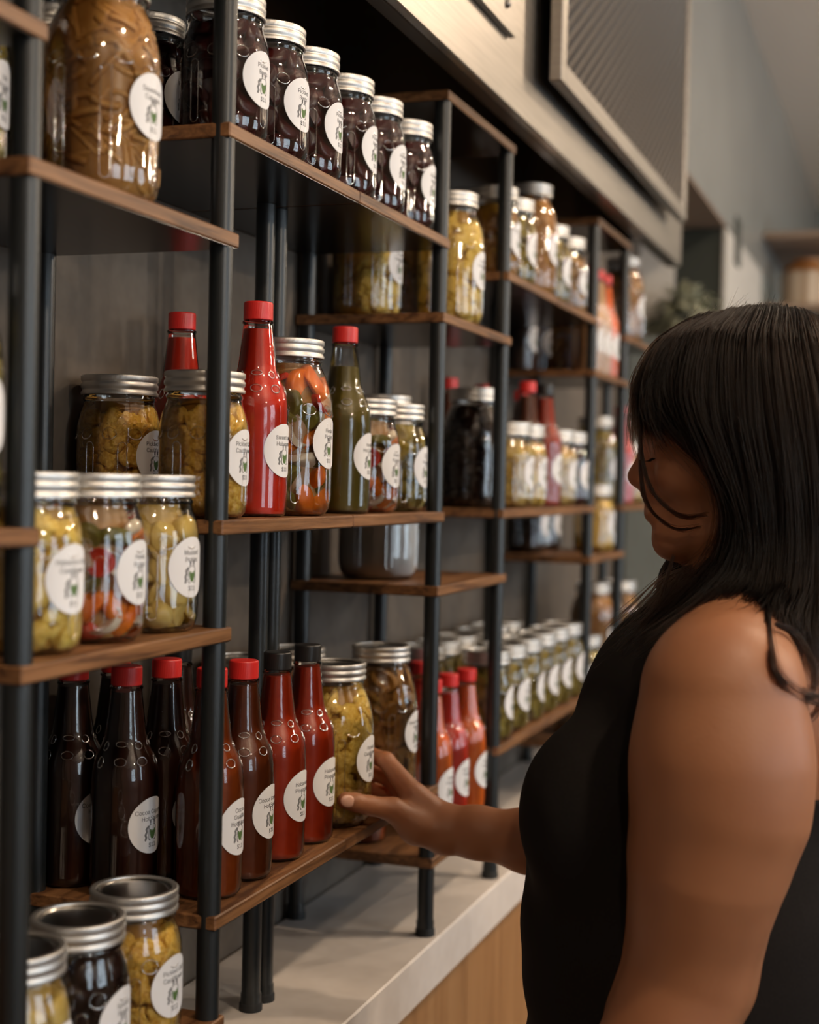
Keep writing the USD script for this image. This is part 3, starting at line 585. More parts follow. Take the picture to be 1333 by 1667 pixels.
put('kraut_quart', .350, 2.980, WL, 0, 'tall golden jar left of the last post, above the dark neckline')
put('tan_quart', .385, 3.085, WL, 0, 'tall tan jar right of the last post, next to the hair ends')
put('green_quart', .370, 2.812, CL, 0, 'green pickle jar low in the far unit, just above the dark shoulder of the top')
put('tan_pint', .380, 2.705, CL, 0, 'small pale jar at the low end of the far lower row')

# ------------------------------------------------------------------ things beyond the shelves
def beyond():
    c = thing('cabinet', 'blue grey painted tall cabinet past the end of the shelves', 'cabinet', (0, 0, 0))
    obj('body', bx(XW + .002, 0.56, 3.945, 4.09, 0.0, 1.905, 0.004), BLUEGREY, c, False)
    obj('door', bx(XW + .004, 0.556, 3.933, 3.9445, 0.06, 1.888, 0.003), BLUEGREY, c, False)
    rng = np.random.default_rng(11)
    p = thing('potted_plant', 'bushy grey green potted plant on top of the blue grey cabinet', 'plant', (0.365, 4.02, 1.9055))
    obj('pot', lathe([(0, 0), (.040, 0), (.052, .055), (.056, .058), (.056, .068), (.049, .068), (.047, .058), (0, .056)], 32), DARKGREEN, p, 40)
    fol = []
    LEAF = mat('grey_green_leaf', {'d': ('principled_bsdf', {'base_color': (0.42, 0.43, 0.33), 'roughness': 0.5}), 't': ('translucent_bsdf', {'color': (0.26, 0.30, 0.16)}), 'x': ('mix_closure', {'fac': 0.25})}, [('d.BSDF', 'x.closure1'), ('t.BSDF', 'x.closure2')], 'x.closure')
    for k in range(300):
        a = rng.uniform(0, 2 * math.pi); el = rng.uniform(-0.5, 1.3); L = rng.uniform(.03, .065)
        d = np.array([math.cos(a) * math.cos(el), math.sin(a) * math.cos(el) * 0.6, math.sin(el)])
        base = np.array([0, 0, .06]) + d * rng.uniform(.015, .085); s = np.linspace(0, 1, 6)
        mid = base + d * L * s[:, None] + np.array([0, 0, -0.035]) * (s ** 2)[:, None]; mid[:, 0] = np.maximum(mid[:, 0], -0.135); mid[:, 2] = np.maximum(mid[:, 2], 0.012)
        side = np.cross(d, (0, 0, 1)); side /= np.linalg.norm(side) + 1e-9; w = 0.011 * np.sin(math.pi * (0.08 + 0.92 * s)) ** 0.8
        v = np.vstack([mid + side * w[:, None], mid - side * w[:, None], mid + np.array([0, 0, .002])]); f = []
        for i in range(5): f += [(i, i + 1, 12 + i + 1), (i, 12 + i + 1, 12 + i), (12 + i, 12 + i + 1, 6 + i + 1), (12 + i, 6 + i + 1, 6 + i)]
        obj('leaf', trimesh.Trimesh(v, f, process=False), LEAF, p, True)
    s = thing('wall_shelf', 'dark two-tier wall shelf with the banded jug, far background at top right', 'shelf', (0, 0, 0))
    for z in (2.125, 2.367): obj('shelf_board', bx(0.4635, 0.76, 5.03, 5.80, z - .022, z, .002), TAUPE, s, False)
    obj('upright', bx(0.4635, 0.485, 5.76, 5.785, 2.125, 2.345), TAUPE, s, False)
    j = thing('stoneware_jug', 'cream stoneware jug with an orange brown shoulder, blurred at the right picture edge', 'jug', (0.587, 5.30, 2.1252))
    obj('body', lathe([(0, 0), (.080, 0), (.087, .006), (.089, .03), (.089, .125), (.085, .138)], 48), mat('cream_stoneware', {'t': ('texture_coordinate', {}), 'w': ('wave_texture', {'wave_type': 'bands', 'bands_direction': 'x', 'scale': 6.0, 'distortion': 1.5}), 'r': ('rgb_ramp', {'ramp': [(0, (0.38, 0.27, 0.18)), (1, (0.58, 0.49, 0.39))]}), 'p': ('principled_bsdf', {'roughness': 0.4})}, [('t.object', 'w.vector'), ('w.fac', 'r.fac'), ('r.color', 'p.base_color')], 'p.BSDF'), j, 40)
    obj('shoulder', lathe([(.085, .138), (.076, .155), (.058, .168), (.050, .172), (.050, .182), (.044, .184), (.040, .176), (0, .176)], 48), plain('orange_brown_glaze', (0.42, 0.17, 0.045), 0.35), j, 40, label='orange brown glazed shoulder')
beyond()

# ------------------------------------------------------------------ the woman
TORSO_E = [([0.8098,1.3822,1.2349],(0.125,0.15,0.16)),([0.7195,1.2804,1.1977],(0.058,0.075,0.078)),([0.6896,1.4179,1.1752],(0.058,0.075,0.08)),([0.8033,1.3763,1.0716],(0.16,0.165,0.2)),([0.8132,1.3763,0.9086],(0.165,0.185,0.19)),([0.816,1.3861,1.3108],(0.088,0.16,0.06)),([0.8947,1.3605,1.291],(0.075,0.085,0.1))]
NECK = [([0.8398,1.3975,1.4454],0.056),([0.8478,1.3983,1.3523],0.066)]
TRAP = [[([0.8493,1.3782,1.3773],0.045),([0.8449,1.2592,1.3495],0.05)],[([0.845,1.419,1.3739],0.045),([0.7954,1.5168,1.3125],0.05)]]
HEAD_E = [([0.8399,1.4005,1.5806],(0.1,0.076,0.074)),([0.8028,1.3854,1.4911],(0.048,0.056,0.06)),([0.8059,1.3876,1.5407],(0.062,0.066,0.075)),([0.7881,1.3359,1.5077],(0.026,0.018,0.024)),([0.7749,1.4204,1.5086],(0.026,0.018,0.024)),([0.7594,1.3696,1.4732],(0.0085,0.02,0.006)),([0.7568,1.3685,1.4668],(0.0085,0.018,0.0065)),([0.8534,1.3212,1.5208],(0.018,0.008,0.03)),([0.8362,1.4807,1.524],(0.018,0.008,0.03)),([0.7697,1.3415,1.5274],(0.012,0.013,0.01)),([0.7592,1.4037,1.5289],(0.012,0.013,0.01)),([0.7552,1.3697,1.5471],(0.014,0.045,0.01))]
HEAD_C = [[([0.7739,1.3635,1.4436],0.0155),([0.7707,1.3835,1.4429],0.0155)],[([0.7788,1.361,1.4467],0.018),([0.8375,1.3389,1.4695],0.017)],[([0.7744,1.3891,1.4458],0.018),([0.8243,1.4509,1.4674],0.017)],[([0.7496,1.3674,1.5319],0.0075),([0.7415,1.3639,1.5055],0.008)],[([0.7506,1.3564,1.4986],0.0075),([0.7426,1.3643,1.5037],0.008)],[([0.747,1.3764,1.4987],0.0075),([0.7426,1.3643,1.5037],0.008)],[([0.7545,1.3682,1.49],0.01),([0.7621,1.3706,1.475],0.012)]]
ARM_L = [[([0.8432,1.2209,1.3237],0.068),([0.8445,1.2148,1.2673],0.071)],[([0.8445,1.2148,1.2673],0.071),([0.8446,1.214,1.2265],0.0675)],[([0.8446,1.214,1.2265],0.0675),([0.8354,1.2096,1.1752],0.059)],[([0.8354,1.2096,1.1752],0.059),([0.8291,1.2117,1.1328],0.05)],[([0.8291,1.2117,1.1328],0.05),([0.8219,1.2134,1.0838],0.046)],[([0.8219,1.2134,1.0838],0.046),([0.8069,1.2019,1.0426],0.044)],[([0.8069,1.2019,1.0426],0.044),([0.7627,1.1848,0.9826],0.038)],[([0.7627,1.1848,0.9826],0.038),([0.7103,1.1699,0.9072],0.024)]]
ARM_R = [[([0.7714,1.5554,1.2836],0.062),([0.7467,1.5605,1.1915],0.052)],[([0.7467,1.5605,1.1915],0.052),([0.7414,1.5461,1.1023],0.04)],[([0.7414,1.5461,1.1023],0.04),([0.6793,1.5399,1.1011],0.0385)],[([0.6793,1.5399,1.1011],0.0385),([0.6001,1.5331,1.1031],0.0315)],[([0.6001,1.5331,1.1031],0.0315),([0.5403,1.5279,1.1077],0.025)],[([0.5403,1.5279,1.1077],0.025),([0.5077,1.5248,1.1085],0.0235)]]
HAND_R = [[([0.5077,1.5248,1.1085],0.0225),([0.4718,1.5171,1.1438],0.015)],[([0.5077,1.5248,1.1085],0.0225),([0.4682,1.5325,1.1292],0.015)],[([0.5077,1.5248,1.1085],0.0225),([0.4696,1.5422,1.1148],0.0145)],[([0.5077,1.5248,1.1085],0.0225),([0.4749,1.5492,1.1033],0.014)],[([0.5045,1.5172,1.1044],0.019),([0.4786,1.504,1.1135],0.019)],[([0.4786,1.504,1.1135],0.019),([0.4571,1.4862,1.1336],0.0135)],[([0.4809,1.5227,1.1062],0.0165),([0.4685,1.5189,1.1334],0.0165)]]
FINGERS_R = [[([0.4665,1.5154,1.1491],0.013),([0.4329,1.5253,1.1789],0.0098),([0.4071,1.5438,1.1799],0.0088),([0.3807,1.5513,1.175],0.0078)],[([0.4656,1.5316,1.132],0.0125),([0.4302,1.5419,1.1561],0.0098),([0.4045,1.5519,1.1583],0.0088),([0.3787,1.5534,1.1558],0.0078)],[([0.4683,1.5418,1.1162],0.012),([0.4323,1.5496,1.135],0.0092),([0.4063,1.5542,1.1374],0.0084),([0.3833,1.5545,1.1352],0.0076)],[([0.4735,1.5487,1.104],0.011),([0.4421,1.5569,1.1161],0.0082),([0.4219,1.5583,1.1188],0.0076),([0.4027,1.5568,1.118],0.0068)],[([0.4571,1.4862,1.1336],0.013),([0.4351,1.4679,1.14],0.0105),([0.4237,1.4566,1.1446],0.01),([0.415,1.4493,1.1472],0.0092)]]
NAIL = [[0.419,1.4412,1.1499],[0.4267,1.4471,1.1475]]
HAND_L = [[([0.7103,1.1699,0.9072],0.023),([0.6891,1.135,0.8709],0.015)],[([0.7103,1.1699,0.9072],0.023),([0.6801,1.1528,0.8577],0.015)],[([0.7103,1.1699,0.9072],0.023),([0.6758,1.1723,0.8461],0.014)],[([0.7103,1.1699,0.9072],0.022),([0.6746,1.1928,0.8346],0.013)],[([0.7104,1.1593,0.9069],0.02),([0.6943,1.1323,0.9012],0.013)]]
FINGERS_L = [[([0.6891,1.135,0.8709],0.0115),([0.6734,1.1287,0.8352],0.0095),([0.6679,1.1315,0.8096],0.0085),([0.6694,1.1369,0.789],0.0075)],[([0.6801,1.1528,0.8577],0.0115),([0.6633,1.146,0.8189],0.0098),([0.6577,1.1487,0.7902],0.0088),([0.6603,1.1544,0.7668],0.0078)],[([0.6758,1.1723,0.8461],0.011),([0.6587,1.1674,0.8066],0.0092),([0.6546,1.1686,0.7802],0.0084),([0.6572,1.1722,0.7597],0.0076)],[([0.6746,1.1928,0.8346],0.01),([0.6592,1.1919,0.7992],0.0082),([0.6562,1.1925,0.7794],0.0076),([0.658,1.1949,0.7633],0.0068)],[([0.6943,1.1323,0.9012],0.013),([0.6824,1.1118,0.8885],0.0105),([0.6767,1.1063,0.8727],0.0098),([0.6747,1.1053,0.8593],0.009)]]
HAIR_FRONT = [[[0.7875,1.3835,1.6528],[0.7675,1.3334,1.6272],[0.753,1.317,1.5977],[0.7495,1.3152,1.5713],[0.7502,1.3189,1.5377]],[[0.7929,1.3854,1.6541],[0.7722,1.3223,1.626],[0.7575,1.3057,1.5902],[0.7575,1.303,1.565],[0.7616,1.3082,1.5431]],[[0.7983,1.3874,1.6559],[0.7791,1.3141,1.6263],[0.7662,1.298,1.5841],[0.7725,1.2975,1.5565],[0.7879,1.3069,1.5394]]]
HAIR = [[[0.7983,1.3874,1.6565],[0.7806,1.3147,1.6274],[0.7723,1.2958,1.5784],[0.7891,1.2989,1.5435],[0.8175,1.3063,1.5177],[0.8331,1.309,1.4862],[0.8306,1.3115,1.4477],[0.808,1.3048,1.4086],[0.7719,1.2887,1.3584]],[[0.8152,1.3893,1.6617],[0.8105,1.3426,1.6444],[0.8014,1.3115,1.629],[0.7978,1.29,1.578],[0.82,1.2946,1.524],[0.8418,1.3032,1.4701],[0.8354,1.2999,1.421],[0.8044,1.2795,1.3801],[0.7699,1.2644,1.3487]],[[0.8342,1.3961,1.6656],[0.8316,1.3502,1.6483],[0.8263,1.3096,1.622],[0.83,1.2926,1.562],[0.8444,1.2964,1.5028],[0.851,1.2975,1.4488],[0.8452,1.2872,1.4113],[0.824,1.2526,1.386],[0.8005,1.2226,1.3664]],[[0.8506,1.402,1.6677],[0.8512,1.3572,1.6504],[0.8501,1.3137,1.6188],[0.8564,1.2964,1.5515],[0.8674,1.2978,1.4871],[0.8699,1.2965,1.4334],[0.8674,1.2789,1.3994],[0.8586,1.2437,1.3884],[0.8516,1.2178,1.384]],[[0.8643,1.4068,1.6668],[0.8676,1.3631,1.6497],[0.871,1.3189,1.6136],[0.8848,1.3031,1.5413],[0.8928,1.3024,1.477],[0.894,1.2941,1.4183],[0.8864,1.2536,1.3891],[0.8913,1.2496,1.3689]],[[0.8808,1.4126,1.6637],[0.8889,1.3705,1.6468],[0.8993,1.3309,1.609],[0.9152,1.3159,1.5367],[0.9209,1.3121,1.4669],[0.9211,1.3003,1.4085],[0.9193,1.2807,1.3676],[0.9231,1.276,1.3315]],[[0.8974,1.4184,1.6583],[0.9087,1.3775,1.6416],[0.9268,1.3617,1.5993],[0.9427,1.3507,1.5162],[0.9476,1.3454,1.4397],[0.9473,1.3383,1.3637],[0.9465,1.3366,1.2983]]]
HAIR_FAR_FRONT = [[[0.7875,1.3835,1.6528],[0.7517,1.4182,1.6369],[0.7335,1.4163,1.6032],[0.7322,1.4128,1.562],[0.7367,1.4053,1.5317]],[[0.7983,1.3874,1.6565],[0.7613,1.4397,1.6401],[0.7444,1.4455,1.5943],[0.747,1.4476,1.5515],[0.7565,1.4484,1.5332]]]
HAIR_FAR = [[[0.7983,1.3874,1.6565],[0.7613,1.4397,1.6401],[0.7456,1.45,1.5885],[0.7615,1.4564,1.5273],[0.773,1.4536,1.4537],[0.7637,1.4438,1.3984],[0.7397,1.4236,1.3499],[0.7252,1.4072,1.3233]],[[0.8333,1.4043,1.6666],[0.8202,1.444,1.659],[0.8047,1.4763,1.6383],[0.8045,1.4918,1.5725],[0.8067,1.4908,1.4913],[0.7915,1.4805,1.4162],[0.7615,1.4634,1.3599],[0.734,1.4316,1.3243]],[[0.8636,1.4151,1.6679],[0.8587,1.4578,1.6605],[0.854,1.4989,1.63],[0.8662,1.5216,1.5492],[0.8714,1.5237,1.4614],[0.8738,1.5246,1.367],[0.8811,1.5261,1.3168]],[[0.8968,1.4267,1.6593],[0.9027,1.4732,1.6519],[0.92,1.4995,1.6038],[0.9361,1.5182,1.5189],[0.9414,1.5182,1.4327],[0.9408,1.5161,1.3464],[0.9399,1.5141,1.2723]]]
LOCKS = [[[0.7506,1.3151,1.5516],[0.7552,1.3128,1.518],[0.764,1.308,1.493],[0.7786,1.3064,1.4761],[0.7956,1.3048,1.4677],[0.8147,1.3042,1.4705]],[[0.7493,1.3198,1.5462],[0.7517,1.325,1.5012],[0.7597,1.322,1.476],[0.7746,1.3153,1.4625],[0.7893,1.3119,1.4563],[0.8084,1.3124,1.4591]],[[0.7482,1.3344,1.5012],[0.751,1.3371,1.4842],[0.7581,1.3373,1.4741]],[[0.8755,1.2499,1.3966],[0.8812,1.1983,1.3732],[0.8899,1.1743,1.3492],[0.9038,1.2001,1.3307],[0.9253,1.2447,1.3202]],[[0.8855,1.2107,1.3849],[0.8998,1.2368,1.3732],[0.9124,1.2408,1.3531],[0.9161,1.2364,1.3334],[0.9127,1.2298,1.3315]],[[0.9229,1.2438,1.3201],[0.9163,1.2359,1.308],[0.9057,1.2161,1.3025],[0.8937,1.1854,1.3073]],[[0.7938,1.3063,1.419],[0.7789,1.3005,1.3937],[0.7681,1.3069,1.3788],[0.7552,1.3126,1.3608],[0.7462,1.309,1.3427],[0.7505,1.3104,1.3394]],[[0.784,1.3137,1.4321],[0.7721,1.3085,1.3873],[0.7527,1.3116,1.3552],[0.7304,1.3136,1.3254]],[[0.8147,1.3137,1.4167],[0.7965,1.311,1.3938],[0.7753,1.3092,1.3667],[0.7565,1.302,1.3418]],[[0.8077,1.3642,1.4166],[0.7838,1.3554,1.3976],[0.7668,1.3487,1.3697],[0.7502,1.3422,1.3406]]]
HAIR_E = [([0.8498,1.404,1.5808],(0.102,0.081,0.081)),([0.8845,1.4149,1.5163],(0.07,0.086,0.115)),([0.901,1.4186,1.4176],(0.052,0.095,0.105)),([0.9083,1.4197,1.3479],(0.038,0.09,0.08)),([0.7764,1.3464,1.5902],(0.022,0.034,0.045)),([0.7666,1.4066,1.5945],(0.022,0.034,0.045)),([0.861,1.3445,1.4924],(0.033,0.03,0.085)),([0.86,1.3408,1.4366],(0.036,0.03,0.055)),([0.8392,1.3168,1.4037],(0.04,0.022,0.03)),([0.7949,1.46,1.3927],(0.05,0.03,0.05))]
LEGS = [[([0.8311,1.2873,0.92],0.095),([0.8319,1.2828,0.5],0.062)],[([0.8079,1.4684,0.8393],0.095),([0.8088,1.4632,0.5],0.062)],[([0.8319,1.2828,0.5],0.06),([0.8421,1.2865,0.09],0.04)],[([0.8088,1.4632,0.5],0.06),([0.8205,1.4674,0.09],0.04)],[([0.8447,1.2874,0.042],0.038),([0.8019,1.2669,0.03],0.028)],[([0.8234,1.4684,0.042],0.038),([0.7729,1.4557,0.03],0.028)]]
EF = [(-0.9931175001037986),(-0.11712229073742234),0.0]
EL = [(0.11712229073742234),(-0.9931175001037986),0.0]
LIM = {'neck':1.382,'armpit':1.2079}

EF = np.array(EF); EL = np.array(EL); EU = np.array([0, 0, 1.0])
class Field:
    """distance field on a grid; shapes join smoothly"""
    def __init__(s, lo, hi, h):
        s.lo = np.array(lo, float); s.h = h; s.n = np.ceil((np.array(hi) - lo) / h).astype(int) + 1
        s.d = np.full(s.n, 1.0, np.float32)
    def box(s, lo, hi):
        a = np.clip(np.floor((np.array(lo) - s.lo) / s.h).astype(int), 0, s.n - 1); b = np.clip(np.ceil((np.array(hi) - s.lo) / s.h).astype(int) + 1, 1, s.n)
        sl = tuple(slice(int(i), int(j)) for i, j in zip(a, b))
        ax = [(s.lo[k] + s.h * np.arange(a[k], b[k])).astype(np.float32) for k in range(3)]
        return sl, np.meshgrid(*ax, indexing='ij', sparse=True)
    def join(s, sl, b, k, sub=False):
        a = s.d[sl]
        if sub: a, b = -a, b
        h = np.maximum(k - np.abs(a - b), 0) / k if k > 0 else 0
        r = np.minimum(a, b) - h * h * k * 0.25
        s.d[sl] = -r if sub else r
    def cone(s, p, q, k=0.02, sub=False):
        (a, ra), (b, rb) = p, q; a = np.array(a); b = np.array(b); R = max(ra, rb) + 0.03
        sl, (X, Y, Z) = s.box(np.minimum(a, b) - R, np.maximum(a, b) + R)
        if min(x.stop - x.start for x in sl) < 1: return
        ab = b - a; L2 = float(ab @ ab) + 1e-12
        t = np.clip(((X - a[0]) * ab[0] + (Y - a[1]) * ab[1] + (Z - a[2]) * ab[2]) / L2, 0, 1)
        dist = np.sqrt((X - a[0] - t * ab[0]) ** 2 + (Y - a[1] - t * ab[1]) ** 2 + (Z - a[2] - t * ab[2]) ** 2) - (ra + (rb - ra) * t)
        s.join(sl, dist.astype(np.float32), k, sub)
    def ell(s, c, r, k=0.03, sub=False):
        c = np.array(c); R = max(r) + 0.03
        sl, (X, Y, Z) = s.box(c - R, c + R); dx, dy, dz = X - c[0], Y - c[1], Z - c[2]
        f = (dx * EF[0] + dy * EF[1]) / r[0]; l = (dx * EL[0] + dy * EL[1]) / r[1]; u = dz / r[2]
        k0 = np.sqrt(f * f + l * l + u * u); k1 = np.sqrt((f / r[0]) ** 2 + (l / r[1]) ** 2 + (u / r[2]) ** 2) + 1e-9
        s.join(sl, (k0 * (k0 - 1) / k1).astype(np.float32), k, sub)
    def mesh(s, iters=4):
        return nets(s.d, s.lo, s.h, iters)
def nets(d, lo, h, iters=4):
    """surface nets: one smooth closed mesh of the zero level"""
    n = d.shape; ins = d < 0
    cnt = sum(ins[i:n[0] - 1 + i, j:n[1] - 1 + j, k:n[2] - 1 + k].astype(np.int8) for i in (0, 1) for j in (0, 1) for k in (0, 1))
    ci = np.argwhere((cnt > 0) & (cnt < 8)); idx = np.full(cnt.shape, -1, np.int32); idx[tuple(ci.T)] = np.arange(len(ci))
    acc = np.zeros((len(ci), 3)); m = np.zeros(len(ci))
    cor = [(i, j, k) for i in (0, 1) for j in (0, 1) for k in (0, 1)]
    val = {c: d[ci[:, 0] + c[0], ci[:, 1] + c[1], ci[:, 2] + c[2]].astype(float) for c in cor}
    for a in cor:
        for ax in range(3):
            if a[ax]: continue
            b = list(a); b[ax] = 1; b = tuple(b); va, vb = val[a], val[b]; on = (va < 0) != (vb < 0)
            t = np.where(on, va / np.where(on, va - vb, 1), 0); p = np.array(a, float)[None] + t[:, None] * (np.array(b) - np.array(a))[None]
            acc += p * on[:, None]; m += on
    v = lo + h * (ci + acc / m[:, None])
    fs = []
    for ax in range(3):
        o = [k for k in range(3) if k != ax]; sl0 = [slice(None)] * 3; sl1 = [slice(None)] * 3
        sl0[ax] = slice(0, n[ax] - 1); sl1[ax] = slice(1, n[ax])
        e = np.argwhere(ins[tuple(sl0)] != ins[tuple(sl1)]); e = e[(e[:, o[0]] > 0) & (e[:, o[1]] > 0) & (e[:, o[0]] < n[o[0]] - 1) & (e[:, o[1]] < n[o[1]] - 1)]
        flip = ins[tuple(e.T)]
        def cell(a, b):
            q = e.copy(); q[:, o[0]] -= a; q[:, o[1]] -= b; return idx[tuple(q.T)]
        q = np.stack([cell(1, 1), cell(0, 1), cell(0, 0), cell(1, 0)], 1)
        if ax == 1: flip = ~flip
        q = np.where(flip[:, None], q, q[:, ::-1]); fs.append(q)
    q = np.vstack(fs); f = np.vstack([q[:, [0, 1, 2]], q[:, [0, 2, 3]]])
    if iters:
        import scipy.sparse as sp
        e = np.vstack([q[:, [0, 1]], q[:, [1, 2]], q[:, [2, 3]], q[:, [3, 0]]]); A = sp.coo_matrix((np.ones(len(e)), (e[:, 0], e[:, 1])), (len(v), len(v))).tocsr(); A = A + A.T
        D = 1 / np.maximum(np.asarray(A.sum(1)).ravel(), 1)
        for i in range(iters):
            for lam in (0.5, -0.52): v = v + lam * ((A @ v) * D[:, None] - v)
    return trimesh.Trimesh(v, f, process=False)

SKIN = mat('skin', {'t': ('texture_coordinate', {}), 'n': ('noise_texture', {'scale': 14, 'detail': 5}), 'r': ('rgb_ramp', {'ramp': [(0.3, (0.265, 0.108, 0.050)), (0.7, (0.30, 0.128, 0.060))]}),
    'n2': ('noise_texture', {'scale': 420, 'detail': 2}), 'b': ('bump', {'strength': 0.18, 'distance': 0.0006}),
    'p': ('principled_bsdf', {'roughness': 0.48, 'specular_ior_level': 0.4, 'subsurface_weight': 0.12, 'subsurface_radius': (1.0, 0.35, 0.2), 'subsurface_scale': 0.008})},
    [('t.object', 'n.vector'), ('n.fac', 'r.fac'), ('r.color', 'p.base_color'), ('t.object', 'n2.vector'), ('n2.fac', 'b.height'), ('b.normal', 'p.normal')], 'p.BSDF')
CLOTH = noisy('black_jersey', (0.0085, 0.0070, 0.0065), (0.012, 0.010, 0.0095), 500, rough=0.9, spec=0.12, bump=0.1, bdist=0.0004)
DENIM = noisy('dark_trouser_cloth', (0.015, 0.016, 0.02), (0.022, 0.023, 0.028), 400, rough=0.9, spec=0.1)
HAIRM = mat('dark_hair', {'h': ('principled_hair_bsdf', {'parametrization': 'Direct coloring', 'color': (0.0075, 0.0038, 0.0024), 'ior': 1.22, 'roughness': 0.22, 'radial_roughness': 0.4, 'random_roughness': 0.2})}, [], 'h.BSDF')
HAIRBASE = plain('dark_hair_mass', (0.010, 0.0055, 0.0038), 0.75, spec=0.15)
NAILM = plain('nail', (0.62, 0.36, 0.27), 0.25)
def woman():
    F = Field((0.36, 1.02, -0.01), (1.10, 1.74, 1.70), 0.0031)
    T = 0.035
    for c, r in TORSO_E: F.ell(c, r, T)
    for seg in LEGS: F.cone(seg[0], seg[1], 0.03)
    F.cone(NECK[0], NECK[1], 0.03)
    for a, b in TRAP: F.cone(a, b, 0.04)
    torso = F.d.copy()
    for c, r in HEAD_E[:3]: F.ell(c, r, 0.025)
    for c, r in HEAD_E[3:]: F.ell(c, r, 0.010)
    for a, b in HEAD_C[:3]: F.cone(a, b, 0.014)
    for a, b in HEAD_C[3:]: F.cone(a, b, 0.008)
    for a, b in ARM_L + ARM_R: F.cone(a, b, 0.022)
    for a, b in HAND_L + HAND_R: F.cone(a, b, 0.010)
    for ch in FINGERS_L + FINGERS_R:
        for i in range(len(ch) - 1): F.cone(ch[i], ch[i + 1], 0.0035)
    p = thing('person', 'woman with long dark hair in a black sleeveless top reaching for a jar of cauliflower', 'person', (0, 0, 0))
    obj('body', F.mesh(), SKIN, p, True)
    # black sleeveless top: the trunk puffed out a little, open at neck and armholes
    X, Y, Z = [(F.lo[k] + F.h * np.arange(F.n[k])).astype(np.float32).reshape([-1 if j == k else 1 for j in range(3)]) for k in range(3)]
    c = np.array(NECK[1][0]); f = (X - c[0]) * EF[0] + (Y - c[1]) * EF[1]; l = (X - c[0]) * EL[0] + (Y - c[1]) * EL[1]
    fold = 0.0016 * np.sin(95 * Z + 22 * f + 14 * l) * np.clip((1.14 - Z) / 0.15, 0, 1)
    d = torso - (0.0045 + fold)
    top_u = LIM['neck'] + np.clip(f * 0.0, -.1, .1)
    back = np.minimum(LIM['armpit'] + 0.02, top_u)
    lim = np.where(f < 0.0, back, top_u)
    d = np.maximum(d, (Z - lim).astype(np.float32)); d = np.maximum(d, (0.80 - Z).astype(np.float32))
    k0 = int((0.76 - F.lo[2]) / F.h)
    obj('tank_top', nets(np.ascontiguousarray(d[:, :, k0:]), F.lo + (0, 0, F.h * k0), F.h, 6), CLOTH, p, True, label='black sleeveless top')
    d = np.maximum(torso - 0.006, (Z - 0.82).astype(np.float32)); d = np.maximum(d, (0.10 - Z).astype(np.float32)); k1 = int((0.90 - F.lo[2]) / F.h)
    obj('trousers', nets(np.ascontiguousarray(d[:, :, :k1]), F.lo, F.h, 4), DENIM, p, True, label='dark trousers')
    # thumb nail
    a, b = np.array(NAIL[0]), np.array(NAIL[1]); m = trimesh.creation.icosphere(3); ax = (a - b) / np.linalg.norm(a - b)
    out = (CAMLIKE - a); out -= ax * (out @ ax); out /= np.linalg.norm(out); sd = np.cross(ax, out)
    c = np.array(FINGERS_R[4][3][0]) + out * 0.0078 - ax * 0.0005
    obj('thumb_nail', trimesh.Trimesh((np.array(m.vertices) * (0.0082, 0.0066, 0.0028)) @ np.array([ax, sd, out]) + c, m.faces, process=False), NAILM, p, True)
    # hair: a dark mass under many strands
    G = Field((0.60, 1.10, 1.18), (1.08, 1.62, 1.72), 0.005)
    for c, r in HAIR_E: G.ell(c, r, 0.03)
    hm = obj('hair', G.mesh(6), HAIRBASE, p, True, label='long dark brown hair hanging past the shoulders')
    rng = np.random.default_rng(4); pts = []; cnt = []; wid = []
    def strand(line, w, n=26):
        q = bez(line, n); pts.append(q); cnt.append(n); s = np.linspace(0, 1, n); wid.append(w * (0.5 + 0.5 * np.minimum(1, s * 8)) * np.where(s > 0.8, 1 - 0.75 * (s - 0.8) / 0.2, 1))
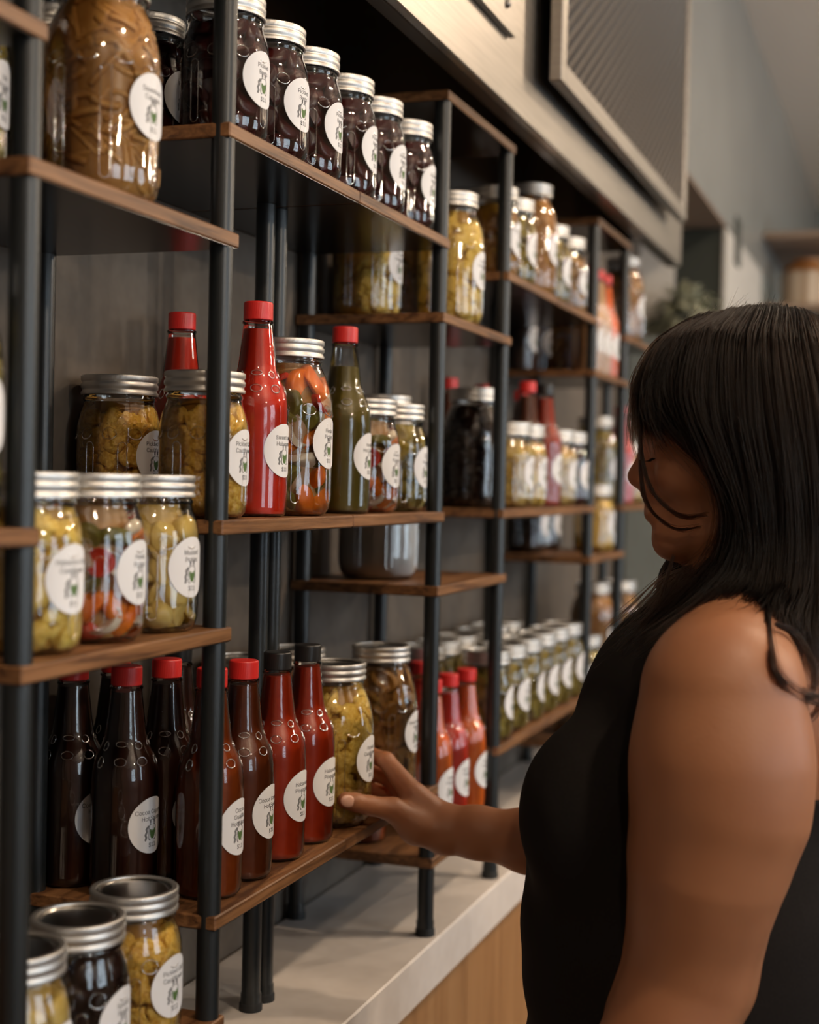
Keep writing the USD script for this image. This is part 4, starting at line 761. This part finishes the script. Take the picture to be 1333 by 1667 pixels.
    def sheet(gs, total):
        gs = [bez(g, 9) for g in gs]
        for _ in range(total // 7):
            t = rng.uniform(0, len(gs) - 1.0001); i = int(t); base = gs[i] * (1 - (t - i)) + gs[i + 1] * (t - i)
            base = base + rng.normal(0, 0.0035, 3) * np.linspace(0.4, 1.6, 9)[:, None] - (rng.random() ** 2) * 0.010 * EL * np.sign((base.mean(0) - np.array(HEAD_E[0][0])) @ EL)
            ph = rng.uniform(0, 6.28); am = rng.uniform(0.0005, 0.004)
            for _ in range(7):
                j = rng.normal(0, 0.0016, 3)[None] * np.linspace(0.3, 1.8, 9)[:, None] + rng.normal(0, 0.0005, (9, 3))
                wv = (np.sin(np.linspace(0, 7, 9) + ph) * am * np.linspace(0.2, 1.6, 9))[:, None] * EF[None]
                cut = int(rng.integers(7, 10)); strand((base + j + wv)[:cut], rng.uniform(0.00045, 0.0008))
    sheet(HAIR_FRONT, 1300); sheet(HAIR, 6500); sheet(HAIR_FAR, 2600); sheet(HAIR_FAR_FRONT, 700)
    for gi, g in enumerate(LOCKS):
        for _ in range((26, 22, 8, 60, 34, 18, 30, 14, 260, 260)[gi]):
            o = rng.normal(0, (0.0011, 0.0010, 0.0008, 0.0032, 0.0022, 0.0030, 0.0030, 0.0030, 0.011, 0.016)[gi], 3)
            strand(np.array(g) + o * np.linspace(0.35, 1, len(g))[:, None] + rng.normal(0, 0.0007, (len(g), 3)), rng.uniform(0.0005, 0.0008), 30)
    for _ in range(140):      # flyaways
        g = HAIR[int(rng.integers(0, 3))] if rng.random() < 0.6 else HAIR_FAR[int(rng.integers(1, 3))]
        strand(np.array(g) + rng.normal(0, 0.006, 3) + rng.normal(0, 0.004, (len(g), 3)) + EF * 0.004, 0.00025, 22)
    cv = UsdGeom.BasisCurves.Define(stage, pathof(hm.GetParent()) + '/hair_strands')
    cv.CreateTypeAttr('linear'); cv.CreateCurveVertexCountsAttr(Vt.IntArray(cnt)); cv.CreatePointsAttr(Vt.Vec3fArray.FromNumpy(np.vstack(pts).astype(np.float32)))
    cv.CreateWidthsAttr(Vt.FloatArray.FromNumpy(np.concatenate(wid).astype(np.float32))); cv.SetWidthsInterpolation('vertex')
    UsdShade.MaterialBindingAPI.Apply(cv.GetPrim()).Bind(HAIRM); cv.GetPrim().SetCustomDataByKey('kind', 'stuff')
    # closed eyes: lashes and brows
    ms = []
    for sgn in (1, -1):
        e = np.array(HEAD_E[9 if sgn > 0 else 10][0])
        for t in np.linspace(-1, 1, 15):
            a = e + EF * (0.0105 - 0.004 * t * t) + EL * sgn * (0.010 * t) - EU * 0.006; ms.append(tube([a, a + EF * 0.005 - EU * 0.003, a + EF * 0.008 - EU * 0.0035], [0.0004, 0.0003, 0.0001], 4))
    obj('eyelash', cat(ms), HAIRBASE, p, True, kind='stuff')
CAMLIKE = np.array([0.99, 0.0, 1.45])
woman()
